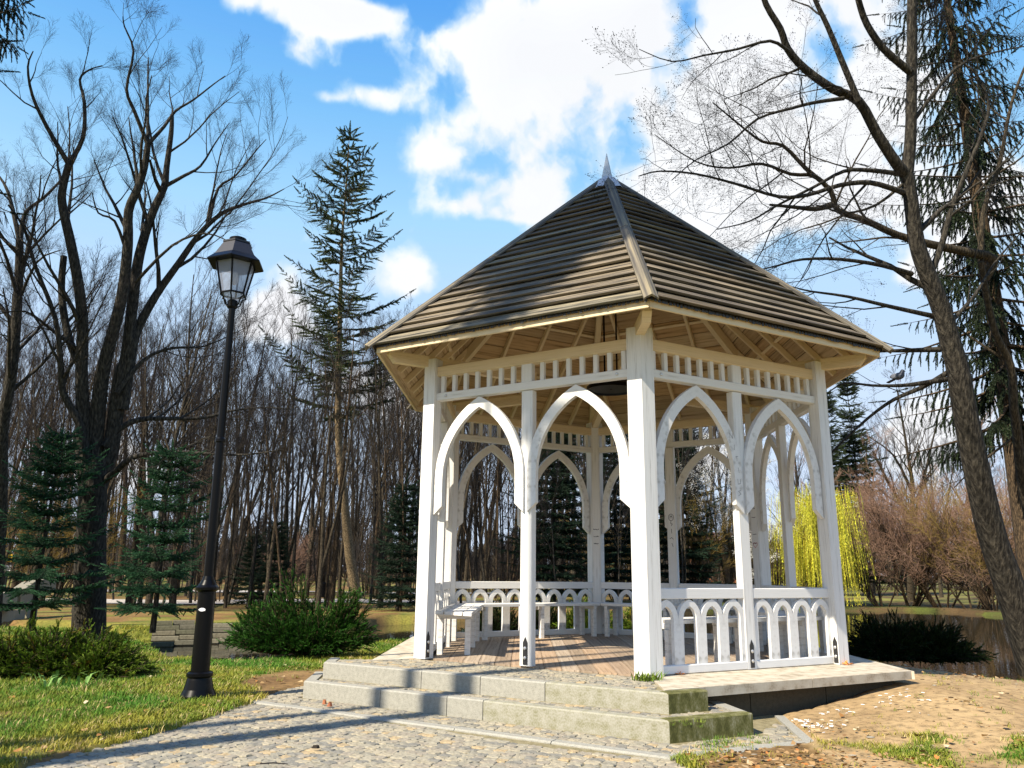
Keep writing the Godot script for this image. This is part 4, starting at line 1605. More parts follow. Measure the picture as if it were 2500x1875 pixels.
func grass() -> void:
	var kinds := []
	for s in 4:
		var r := RandomNumberGenerator.new()
		r.seed = 300 + s
		var g := Geo.new()
		for i in 8:
			var a := r.randf() * TAU
			var p := Vector3((r.randf() - .5) * .09, -.01, (r.randf() - .5) * .09)
			var l := .022 + r.randf() * .036
			var lean := Vector3(cos(a), 0, sin(a)) * l * (.3 + r.randf() * .8)
			var w := Vector3(-sin(a), 0, cos(a)) * (.0022 + r.randf() * .002)
			var m := p + Vector3(0, l * .6, 0) + lean * .35
			var tip := p + Vector3(0, l, 0) + lean
			g.quad(p - w, p + w, m + w * .8, m - w * .8)
			g.tri(m - w * .8, m + w * .8, tip)
		kinds.append(g.mesh())
	var places := [[], [], [], []]
	var tint := [[], [], [], []]
	var o := path_outline()
	var n := 0
	for i in 190000:
		var az := deg_to_rad(-37 + rng.randf() * 74)
		var rr := 4.4 + pow(rng.randf(), 1.5) * 19.5
		var x := EYE.x + sin(az) * rr
		var z := EYE.z - cos(az) * rr
		if Vector2(x, z).length() < 3.75 or Geometry2D.is_point_in_polygon(Vector2(x, z), o):
			continue
		var gv := greenness(x, z)
		if rng.randf() > smoothstep(.2, .8, gv) * 1.0 + .015:
			continue
		var h := land(x, z)
		if h < -.8:
			continue
		var k := rng.randi() % 4
		var s := (.55 + rng.randf() * .7) * (1.0 + (rr - 4) * .03) * (.75 + gv * .4)
		places[k].append(Transform3D(Basis(Vector3.UP, rng.randf() * TAU).scaled(Vector3(s, s * (.55 + rng.randf() * .6), s)), Vector3(x, h, z)))
		var nn := gn.get_noise_2d(x * 14 + 200, z * 14) + (rng.randf() - .5) * .5
		var c := ramp3(Vector3(.29, .26, .04), Vector3(.065, .165, .018), .38 + nn * 1.1 + smoothstep(8.5, 12.0, rr) * .4)
		if rng.randf() < .1:
			c = Vector3(.42, .34, .15)
		tint[k].append(Color(c.x, c.y, c.z))
	# the tufts that grow in corners
	for q in [[Vector3(-0.043, 0.000, 3.078), 26, .07, 1.9], [Vector3(0.522, -0.318, 4.236), 30, .25, .9], [Vector3(0.317, -0.318, 4.460), 16, .2, 1.0], [Vector3(-0.766, -0.160, 3.117), 8, .06, 1.1], [Vector3(0.041, -0.160, 4.413), 14, .16, .6]]:
		for i in q[1]:
			var p: Vector3 = q[0] + Vector3(rng.randf() - .5, 0, rng.randf() - .5) * 2 * q[2]
			var s: float = q[3] * (.6 + rng.randf() * .6)
			places[0].append(Transform3D(Basis(Vector3.UP, rng.randf() * TAU).scaled(Vector3(s, s, s)), p))
			tint[0].append(Color(.1 + rng.randf() * .08, .2, .03))
	for k in 4:
		var m := many("grass", kinds[k], M.leaf, places[k], tint[k], self)
		tag(m, "short spring grass of yellow and green blades on the lawn", "grass", "grass of the lawn", "stuff")
	# fallen leaves
	var lg := Geo.new()
	lg.quad(Vector3(-.5, 0, -.1), Vector3(0, .12, .3), Vector3(.5, .05, 0), Vector3(0, .02, -.35))
	lg.tri(Vector3(-.5, 0, -.1), Vector3(-.25, .2, .35), Vector3(0, .12, .3))
	var lp := []
	var lt := []
	for i in 9000:
		var az := deg_to_rad(-37 + rng.randf() * 74)
		var rr := 4.6 + pow(rng.randf(), 1.3) * 17
		var x := EYE.x + sin(az) * rr
		var z := EYE.z - cos(az) * rr
		if Vector2(x, z).length() < 3.7 or Geometry2D.is_point_in_polygon(Vector2(x, z), o):
			continue
		var cl := gn.get_noise_2d(x * 18 + 500, z * 18)
		if rng.randf() > .22 + cl * 1.6:
			continue
		var h := land(x, z)
		if h < -.8:
			continue
		var s := .03 + rng.randf() * .045
		lp.append(Transform3D(Basis(Vector3.UP, rng.randf() * TAU).rotated(Vector3.RIGHT, (rng.randf() - .5) * .8).scaled(Vector3(s, s, s)), Vector3(x, h + .012 + rng.randf() * .02, z)))
		var c: Vector3 = [Vector3(.34, .22, .1), Vector3(.42, .3, .16), Vector3(.3, .15, .05), Vector3(.5, .42, .28), Vector3(.2, .12, .06)][rng.randi() % 5]
		lt.append(Color(c.x, c.y, c.z))
	# heaps of orange leaves in the lower right
	for i in 300:
		var p: Vector3 = Vector3(0.765, -0.310, 5.051) + Vector3(rng.randfn() * .6, 0, rng.randfn() * .22)
		if Geometry2D.is_point_in_polygon(Vector2(p.x, p.z), o):
			continue
		var s := .022 + rng.randf() * .03
		lp.append(Transform3D(Basis(Vector3.UP, rng.randf() * TAU).rotated(Vector3.RIGHT, (rng.randf() - .5) * 1.2).scaled(Vector3(s, s, s)), Vector3(p.x, land(p.x, p.z) + .02 + rng.randf() * .02, p.z)))
		lt.append(Color(.4 + rng.randf() * .1, .17, .05) if rng.randf() < .16 else Color(.33, .21, .1))
	tag(many("fallen_leaves", lg.mesh(), M.leaf, lp, lt, self), "dry brown leaves of last autumn scattered over the lawn and sand", "leaves", "", "stuff")
	# single orange leaves that one can point at
	for q in [[Vector3(2.490, 0.000, 1.568), .075, "curled orange leaf at the foot of the right front corner post"], [Vector3(0.131, -0.000, 2.477), .0, ""], [Vector3(0.347, 0.000, 2.682), .06, "dry orange leaf on the slab before the right front sill"]]:
		if q[1] == 0.0:
			continue
		var lt2 := Geo.new()
		for i in 5:
			var a := TAU * i / 5
			lt2.tri(Vector3.ZERO, Vector3(cos(a) * .8, .35 + .3 * (i % 2), -sin(a) * .8), Vector3(cos(a + .9), .15, -sin(a + .9)))
		var lm := part("dry_leaf", lt2.mesh(), plain(.55, .22, .06), self, Transform3D(Basis.from_scale(Vector3.ONE * q[1]), q[0] + Vector3(0, .004, 0)))
		tag(lm, q[2], "leaf")
	# pebbles and bits of bark on the sand
	var pg := Geo.new()
	pg.ball(Vector3(0, .2, 0), Vector3(.5, .3, .4), 3)
	var pp := []
	var pt := []
	for i in 1100:
		var az := deg_to_rad(6 + rng.randf() * 31)
		var rr := 5.0 + pow(rng.randf(), 1.2) * 9
		var x := EYE.x + sin(az) * rr
		var z := EYE.z - cos(az) * rr
		if Vector2(x, z).length() < 3.6 or Geometry2D.is_point_in_polygon(Vector2(x, z), o):
			continue
		var s := .008 + pow(rng.randf(), 3.0) * .03
		pp.append(Transform3D(Basis(Vector3.UP, rng.randf() * TAU).scaled(Vector3(s * (1 + rng.randf() * 2.0), s * .7, s)), Vector3(x, land(x, z), z)))
		var c: Vector3 = [Vector3(.2, .15, .09), Vector3(.34, .27, .18), Vector3(.1, .07, .045), Vector3(.3, .28, .24)][rng.randi() % 4]
		pt.append(Color(c.x, c.y, c.z))
	tag(many("pebbles", pg.mesh(), M.tinted, pp, pt, self), "small pebbles and bits of bark lying on the bare sand", "pebbles", "", "stuff")
	# stubs and petals on the sand by the plinth
	var bg := Geo.new()
	bg.tube(PackedVector3Array([Vector3(-.016, .005, 0), Vector3(.016, .005, 0)]), PackedFloat32Array([.0032, .0032]), 6, true)
	var bp := []
	for i in 150:
		var p: Vector3 = Vector3(1.258, -0.280, 3.583) + Vector3(rng.randfn() * .16, 0, rng.randfn() * .2)
		if rng.randf() < .45:
			p = Vector3(1.827, -0.280, 2.795) + Vector3(rng.randfn() * .5, 0, rng.randfn() * .3)
		if Vector2(p.x, p.z).length() < 3.5 or Geometry2D.is_point_in_polygon(Vector2(p.x, p.z), o):
			continue
		bp.append(Transform3D(Basis(Vector3.UP, rng.randf() * TAU), Vector3(p.x, land(p.x, p.z) + .006, p.z)))
	tag(many("litter", bg.mesh(), M.paper, bp, [], self), "small white stubs strewn on the sand beside the platform", "litter", "", "stuff")


func crumpled(called: String, label: String, category: String, at: Vector3, s: Vector3, m: Material, seed_: int) -> void:
	var r := RandomNumberGenerator.new()
	r.seed = seed_
	var g := Geo.new()
	var k := 7
	var ring := []
	var ring2 := []
	for j in k:
		var a := TAU * j / k
		ring.append(Vector3(cos(a) * (.7 + r.randf() * .5), 0, -sin(a) * (.7 + r.randf() * .5)) * s)
		ring2.append(Vector3(cos(a) * (.3 + r.randf() * .4), .5 + r.randf() * .8, -sin(a) * (.3 + r.randf() * .4)) * s)
	for j in k:
		var q := (j + 1) % k
		g.quad(ring[j], ring[q], ring2[q], ring2[j])
		g.tri(ring2[j], ring2[q], Vector3(0, .8, 0) * s)
	tag(part(called, g.mesh(), m, self, Transform3D(Basis.IDENTITY, at)), label, category)


func extras() -> void:
	var pa: Vector3 = Vector3(5.224, -0.330, -1.135)
	pa.y = land(pa.x, pa.z)
	crumpled("paper_scrap", "crumpled white paper on the sand in front of the shaded juniper", "litter", pa, Vector3(.11, .06, .07), M.paper, 4)
	crumpled("pine_cone", "reddish cone lying below the left end of the lower step, the left of two", "cone", Vector3(-3.250, -0.310, 2.791), Vector3(.024, .04, .024), plain(.3, .11, .05), 5)
	crumpled("pine_cone", "reddish cone lying below the left end of the lower step, the right of two", "cone", Vector3(-3.167, -0.310, 2.924), Vector3(.026, .038, .026), plain(.28, .1, .05), 6)
	crumpled("dead_leaf", "black rotten leaf lying alone on the middle of the cobbled path", "leaf", Vector3(-2.807, -0.300, 4.836), Vector3(.035, .02, .02), plain(.02, .015, .01), 7)
	# a small twig on the path
	var tg := Geo.new()
	tg.tube(PackedVector3Array([Vector3(-.09, 0, 0), Vector3(0, .008, .006), Vector3(.1, 0, -.004)]), PackedFloat32Array([.005, .005, .003]), 5, true)
	tag(part("twig", tg.mesh(), M.twig, self, Transform3D(Basis.IDENTITY, Vector3(-2.969, -0.300, 5.343))), "short dark twig on the cobbles near the lower edge", "twig")
	# pigeon on a limb to the right of the roof
	var b := thing("bird", "grey pigeon perched on a bare limb right of the gazebo roof", "bird", Vector3(5.060, 4.211, -1.773))
	b.rotation.y = .5
	var g := Geo.new()
	g.ball(Vector3(0, .09, 0), Vector3(.062, .062, .11), 10)
	g.ball(Vector3(0, .155, .085), Vector3(.034, .036, .036), 8)
	g.ball(Vector3(0, .125, .07), Vector3(.04, .05, .045), 8)
	part("body", g.mesh(), plain(.1, .11, .14), b)
	g = Geo.new()
	g.extrude(PackedVector2Array([Vector2(-.035, -.22), Vector2(.035, -.22), Vector2(.03, -.05), Vector2(-.03, -.05)]), -.008, .008, Transform3D(Basis(Vector3.RIGHT, PI / 2 - .25), Vector3(0, .075, 0)))
	part("tail", g.mesh(), plain(.06, .06, .08), b)
	g = Geo.new()
	g.lathe(PackedVector2Array([Vector2(.01, 0), Vector2(.001, .03)]), 8, Transform3D(Basis(Vector3.RIGHT, PI / 2 + .2), Vector3(0, .15, .118)))
	part("beak", g.mesh(), plain(.1, .09, .07), b)
	for sg in [-1, 1]:
		g = Geo.new()
		g.ball(Vector3(sg * .05, .095, -.03), Vector3(.02, .045, .1), 7)
		part("wing", g.mesh(), plain(.14, .15, .18), b)
		g = Geo.new()
		g.tube(PackedVector3Array([Vector3(sg * .02, .05, .01), Vector3(sg * .02, -.01, .02)]), PackedFloat32Array([.005, .005]), 5)
		part("leg", g.mesh(), plain(.35, .12, .1), b)
	# far lamp with a white globe head in the wood
	var fl := thing("park_lamp", "slim dark park lamp with a white head among the trees beyond the pond", "street lamp", Vector3(-13.100, -0.420, -23.912))
	g = Geo.new()
	g.lathe(PackedVector2Array([Vector2(.07, 0), Vector2(.045, .3), Vector2(.04, 2.3)]), 10)
	part("pole", g.mesh(), M.iron, fl)
	g = Geo.new()
	g.ball(Vector3(0, 2.42, 0), Vector3(.2, .13, .2), 8)
	part("globe", g.mesh(), M.paper, fl)
	# litter bin by the walk
	var bn := thing("litter_bin", "dark round litter bin beside the walk beyond the pond", "bin", Vector3(-11.337, -0.420, -29.631))
	g = Geo.new()
	g.lathe(PackedVector2Array([Vector2(.22, .1), Vector2(.25, .8), Vector2(.22, .82), Vector2(.2, .6), Vector2(.01, .6)]), 14)
	part("basket", g.mesh(), M.iron, bn)
	g = Geo.new()
	g.lathe(PackedVector2Array([Vector2(.04, 0), Vector2(.04, .15)]), 8)
	part("foot", g.mesh(), M.iron, bn)
	# the yellow and white board on the left
	var sg2 := thing("information_board", "small board on two legs, yellow above white, at the left edge beyond the spruce", "sign", Vector3(-21.417, 0.347, -19.531))
	for x in [-.25, .25]:
		g = Geo.new()
		g.bar(Vector3(x, -.6, 0), Vector3(x, 1.3, 0), .06, .06, Vector3.BACK)
		part("leg", g.mesh(), M.strap, sg2)
	g = Geo.new()
	g.box(Vector3(.8, .28, .04), shift(0, .98, .05))
	part("yellow_panel", g.mesh(), plain(.75, .45, .02), sg2)
	g = Geo.new()
	g.box(Vector3(.8, .22, .04), shift(0, .6, .05))
	part("white_panel", g.mesh(), M.paper, sg2)
	# footbridge parapet behind the left spruce
	var br := thing("footbridge", "pale concrete footbridge parapet seen through the left spruce", "bridge")
	var pts := [Vector3(-16.793, -0.072, -11.482), Vector3(-16.273, 0.052, -12.490), Vector3(-16.502, 0.306, -13.453), Vector3(-16.397, 0.473, -14.444)]
	for i in 3:
		g = Geo.new()
		g.bar(pts[i], pts[i + 1], .35, .5)
		part("parapet", g.mesh(), M.concrete, br)
	for i in 2:
		g = Geo.new()
		g.bar(pts[i + 1] - Vector3(0, .3, 0), pts[i + 1] - Vector3(0, 1.2, 0), .5, .5, Vector3.BACK)
		part("pier", g.mesh(), M.concrete, br)
	# the bank wall of squared stones across the water
	var bw := thing("bank_wall", "low sloping wall of squared grey stones on the far bank left of the lamp post", "wall")
	var a0 := -24.6
	for row in 5:
		var a := a0
		while a < -16.2 - row * 1.5:
			var da := .9 + rng.randf() * 1.1
			var rf := table(FAR, a + da / 2) - .5 + row * .32
			var am := deg_to_rad(a + da / 2)
			var c := Vector3(EYE.x + sin(am) * rf, WATER - .04 + row * .1 + .05, EYE.z - cos(am) * rf)
			g = Geo.new()
			g.box(Vector3(deg_to_rad(da) * rf - .02, .13, .4), Transform3D(Basis(Vector3.RIGHT, -.3 + (rng.randf() - .5) * .06), Vector3.ZERO), .02)
			part("stone", g.mesh(), M.stone[rng.randi() % 4], bw, Transform3D(Basis(Vector3.UP, -am), c))
			a += da
	# brick house far beyond the wood
	var hs := thing("brick_house", "far orange brick house glimpsed through the gazebo beyond the trees", "house", Vector3(29.576, 0.759, -112.932))
	g = Geo.new()
	g.box(Vector3(13, 5, 8), shift(0, 1.6, 0), .05)
	part("wall", g.mesh(), plain(.5, .2, .1), hs)
	g = Geo.new()
	g.extrude(PackedVector2Array([Vector2(-4.6, 0), Vector2(4.6, 0), Vector2(0, 2.6)]), -6.8, 6.8, Transform3D(Basis(Vector3.UP, PI / 2), Vector3(0, 4.1, 0)))
	part("roof", g.mesh(), plain(.16, .09, .07), hs)
	for i in 5:
		g = Geo.new()
		g.box(Vector3(1.1, 1.3, .1), shift(-5 + i * 2.5, 2.0, 4.03), .02)
		part("window", g.mesh(), plain(.05, .06, .08, .2), hs)
	# tufts of pale flowers and broad leaves along the bank
	for q in [[Vector3(-4.282, -0.480, -7.870), "clump of pale narrow leaves on the bank left of the gazebo", 40, .5], [Vector3(-5.752, -0.420, -4.109), "little clump of white spring flowers in front of the right juniper", 16, .25], [Vector3(-6.698, -0.340, 1.656), "low clump of fresh broad green leaves under the left juniper", 26, .3]]:
		var pl := thing("leafy_clump", q[1], "plant", Vector3(q[0].x, land(q[0].x, q[0].z), q[0].z))
		var wg := Geo.new()
		var cg := Geo.new()
		for i in q[2]:
			var a := rng.randf() * TAU
			var p := Vector3(rng.randfn() * q[3], 0, rng.randfn() * q[3] * .5)
			var l := .12 + rng.randf() * .12
			var d := Vector3(cos(a), 0, sin(a))
			var w := Vector3(-sin(a), 0, cos(a)) * .012
			cg.quad(p - w, p + w, p + Vector3(0, l * .7, 0) + d * l * .3 + w * 1.4, p + Vector3(0, l * .7, 0) + d * l * .3 - w * 1.4)
			cg.tri(p + Vector3(0, l * .7, 0) + d * l * .3 - w * 1.4, p + Vector3(0, l * .7, 0) + d * l * .3 + w * 1.4, p + Vector3(0, l * .8, 0) + d * l * .75)
			if i % 2 == 0 and q[2] < 45 and q[2] != 26:
				wg.ball(p + Vector3(0, l * 1.1, 0), Vector3(.018, .022, .018), 3)
		part("leaves", cg.mesh(), plain(.14, .26, .06, .7), pl)
		if wg.v.size():
			part("flowers", wg.mesh(), M.paper, pl)


# ---------------------------------------------------------------- the trees
func dup(o: Node3D, label: String, at: Vector3, turn: float, s: float) -> Node3D:
	var c := o.duplicate() as Node3D
	c.name = numbered(o.get_meta("kind_name"), self)
	add_child(c, true)
	c.position = at
	c.rotation.y = turn
	c.scale = Vector3.ONE * s
	c.set_meta("label", label)
	return c


func hero_left() -> void:
	var cfg := {"levels": 2, "sides": [6, 4, 3], "start": [.25, .15], "dens": [2.4, 3.2], "angle": [.75, .7], "ratio": [.5, .5], "thin": .55, "wander": .32, "lift": .5, "spray": .55, "spray_dens": 4.0, "spray_open": .5, "spray_lift": .5, "tip": .004, "longest": 2.6, "spray_mesh": spray_mesh(1, 12, .0042, .6)}
	var up := {"start": [.35, .15], "dens": [2.2, 2.6]}
	var stems := [
		[smooth_line(PackedVector3Array([Vector3(-10.929, -0.555, -6.865), Vector3(-10.928, -0.224, -6.862), Vector3(-10.945, 1.301, -6.570), Vector3(-10.950, 2.518, -6.353), Vector3(-10.933, 3.414, -6.214)])), .46, .31, {"dens": [.25, 1.0], "start": [.55, .3]}],
		[smooth_line(PackedVector3Array([Vector3(-11.062, 2.211, -6.399), Vector3(-11.142, 3.958, -5.963), Vector3(-11.168, 4.721, -5.765), Vector3(-11.184, 5.324, -5.606), Vector3(-11.167, 6.478, -5.314), Vector3(-11.371, 7.770, -4.985), Vector3(-11.591, 8.731, -4.736), Vector3(-11.614, 9.151, -4.621), Vector3(-11.465, 9.733, -4.470)])), .2, .085, {"start": [.45, .15], "dens": [1.1, 2.4]}],
		[smooth_line(PackedVector3Array([Vector3(-11.465, 9.733, -4.470), Vector3(-11.841, 10.434, -4.088), Vector3(-12.035, 10.979, -3.747), Vector3(-12.010, 11.460, -3.426), Vector3(-11.771, 11.659, -3.176)])), .07, .012, up],
		[smooth_line(PackedVector3Array([Vector3(-11.465, 9.733, -4.470), Vector3(-11.241, 10.399, -4.478), Vector3(-11.310, 11.262, -4.432), Vector3(-11.508, 11.855, -4.450), Vector3(-11.393, 12.175, -4.539), Vector3(-11.168, 12.380, -4.658)])), .07, .012, up],
		[smooth_line(PackedVector3Array([Vector3(-11.187, 5.334, -5.642), Vector3(-11.463, 5.798, -5.602), Vector3(-11.678, 6.446, -5.519), Vector3(-11.802, 7.192, -5.413), Vector3(-11.796, 7.899, -5.320)])), .11, .08, {"dens": [.7, 2.0]}],
		[smooth_line(PackedVector3Array([Vector3(-11.015, 3.358, -6.020), Vector3(-11.136, 4.095, -5.751), Vector3(-11.454, 4.743, -5.501), Vector3(-11.452, 5.240, -5.293), Vector3(-11.525, 6.252, -4.958), Vector3(-11.918, 7.346, -4.599), Vector3(-12.109, 8.095, -4.326), Vector3(-12.411, 8.569, -4.118)])), .12, .02, {}],
		[smooth_line(PackedVector3Array([Vector3(-10.974, 2.669, -6.393), Vector3(-10.953, 3.620, -6.163), Vector3(-10.843, 4.833, -5.872), Vector3(-10.764, 5.364, -5.745), Vector3(-10.647, 5.850, -5.630), Vector3(-10.360, 6.966, -5.365), Vector3(-10.239, 8.089, -5.095), Vector3(-10.227, 8.825, -4.917), Vector3(-10.027, 9.312, -4.803), Vector3(-9.874, 9.798, -4.688), Vector3(-9.804, 10.284, -4.572)])), .22, .075, {"start": [.5, .15], "dens": [1.0, 2.4]}],
		[smooth_line(PackedVector3Array([Vector3(-9.804, 10.284, -4.572), Vector3(-10.054, 10.948, -4.283), Vector3(-10.170, 11.356, -4.059), Vector3(-9.961, 12.095, -3.761), Vector3(-10.102, 12.539, -3.527), Vector3(-10.077, 12.674, -3.372)])), .06, .01, up],
		[smooth_line(PackedVector3Array([Vector3(-9.804, 10.284, -4.572), Vector3(-9.872, 10.797, -4.584), Vector3(-9.944, 11.910, -4.451), Vector3(-10.003, 12.450, -4.456)])), .055, .012, up],
		[smooth_line(PackedVector3Array([Vector3(-9.804, 10.284, -4.572), Vector3(-9.530, 10.793, -4.659), Vector3(-9.362, 11.255, -4.756), Vector3(-9.043, 11.624, -4.878), Vector3(-8.658, 12.103, -4.975), Vector3(-8.457, 12.426, -5.106)])), .055, .01, up],
		[smooth_line(PackedVector3Array([Vector3(-10.918, 2.770, -6.473), Vector3(-10.671, 3.649, -6.330), Vector3(-10.546, 4.888, -6.098), Vector3(-10.498, 5.441, -6.030), Vector3(-10.430, 5.751, -6.022), Vector3(-10.268, 7.515, -5.664), Vector3(-10.153, 8.287, -5.544), Vector3(-9.933, 9.074, -5.423), Vector3(-9.710, 9.653, -5.353), Vector3(-9.686, 10.141, -5.301), Vector3(-9.615, 10.941, -5.174), Vector3(-9.628, 11.398, -5.129)])), .23, .05, {"start": [.5, .15], "dens": [1.2, 2.4]}],
		[smooth_line(PackedVector3Array([Vector3(-9.706, 9.649, -5.345), Vector3(-9.317, 9.991, -5.449), Vector3(-9.006, 10.308, -5.558), Vector3(-8.739, 10.924, -5.593), Vector3(-8.466, 11.503, -5.638)])), .06, .01, up],
		[smooth_line(PackedVector3Array([Vector3(-9.762, 9.518, -5.375), Vector3(-9.765, 9.650, -5.035), Vector3(-9.755, 9.952, -4.653)])), .07, .03, up],
		[smooth_line(PackedVector3Array([Vector3(-10.445, 4.510, -6.163), Vector3(-10.339, 5.831, -6.028), Vector3(-10.280, 6.409, -6.072), Vector3(-9.951, 7.224, -6.064), Vector3(-9.516, 8.007, -6.065), Vector3(-9.072, 8.805, -6.063), Vector3(-8.615, 9.356, -6.120), Vector3(-8.137, 9.655, -6.239), Vector3(-7.658, 9.899, -6.372), Vector3(-7.281, 10.204, -6.488)])), .17, .012, {"start": [.3, .15], "dens": [1.9, 2.6]}],
		[smooth_line(PackedVector3Array([Vector3(-8.984, 9.179, -6.294), Vector3(-8.831, 10.067, -6.236), Vector3(-8.457, 10.458, -6.303), Vector3(-8.018, 11.132, -6.302), Vector3(-7.805, 11.503, -6.370)])), .05, .009, up],
		[smooth_line(PackedVector3Array([Vector3(-10.818, 2.850, -6.352), Vector3(-10.392, 3.072, -6.100), Vector3(-9.955, 3.333, -5.839), Vector3(-9.454, 3.423, -5.620), Vector3(-8.758, 3.443, -5.421), Vector3(-7.885, 3.381, -5.246), Vector3(-7.117, 3.343, -5.063), Vector3(-6.281, 3.422, -4.853)])), .1, .014, {"lift": .3}],
		[smooth_line(PackedVector3Array([Vector3(-10.732, 3.659, -6.158), Vector3(-10.464, 4.097, -6.233), Vector3(-10.084, 4.324, -6.361), Vector3(-9.569, 4.381, -6.533), Vector3(-8.785, 4.441, -6.708), Vector3(-8.247, 4.631, -6.848), Vector3(-7.531, 4.759, -7.006), Vector3(-6.799, 4.754, -7.197)])), .1, .012, {"lift": .3}],
		[smooth_line(PackedVector3Array([Vector3(-10.464, 4.829, -5.880), Vector3(-10.041, 5.644, -6.050), Vector3(-9.542, 6.022, -6.327), Vector3(-8.918, 6.174, -6.662), Vector3(-8.069, 6.719, -6.905)])), .07, .01, {}],
		[smooth_line(PackedVector3Array([Vector3(-10.117, 7.292, -5.393), Vector3(-9.182, 8.020, -4.993), Vector3(-8.355, 8.198, -4.725), Vector3(-7.722, 7.933, -4.560)])), .05, .01, {}],
		[smooth_line(PackedVector3Array([Vector3(-11.235, 5.690, -5.555), Vector3(-11.795, 6.148, -5.194), Vector3(-12.191, 6.420, -4.882), Vector3(-12.746, 6.252, -4.672)])), .06, .01, {}],
		[smooth_line(PackedVector3Array([Vector3(-10.256, 7.882, -5.145), Vector3(-10.433, 8.511, -4.784), Vector3(-10.690, 8.596, -4.553), Vector3(-10.717, 8.939, -4.264)])), .05, .012, {}]]
	for s in stems:
		s[1] *= .86
		s[2] *= .86
	bare_tree("bare_tree", "largest bare tree at left, its trunk splitting into many stems behind two young spruces", "", Vector3(-10.929, -0.555, -6.865), cfg, M.bark, M.twig, stems)
	# a second one that leans in from the left edge
	var c2 := cfg.duplicate()
	var st2 := [
		[smooth_line(PackedVector3Array([Vector3(-14.873, -0.803, -9.634), Vector3(-14.687, 2.361, -8.872), Vector3(-14.650, 4.401, -8.379), Vector3(-14.399, 5.934, -8.013), Vector3(-14.257, 7.975, -7.522), Vector3(-14.235, 9.097, -7.251)])), .2, .09, {"start": [.5, .2]}],
		[smooth_line(PackedVector3Array([Vector3(-14.235, 9.097, -7.251), Vector3(-14.704, 10.434, -7.177), Vector3(-15.196, 11.070, -7.272)])), .07, .02, up],
		[smooth_line(PackedVector3Array([Vector3(-14.235, 9.097, -7.251), Vector3(-14.221, 9.901, -7.263), Vector3(-13.839, 10.411, -7.352), Vector3(-13.427, 11.140, -7.389), Vector3(-13.443, 12.194, -7.339), Vector3(-13.621, 13.051, -7.335)])), .06, .01, up],
		[smooth_line(PackedVector3Array([Vector3(-14.306, 7.465, -7.645), Vector3(-13.633, 8.497, -7.149), Vector3(-12.865, 8.707, -6.855)])), .05, .01, {}]]
	bare_tree("bare_tree", "slim dark bare tree at the left edge, left of the large many-stemmed one", "", Vector3(-14.873, -0.803, -9.634), c2, M.bark, M.twig, st2)


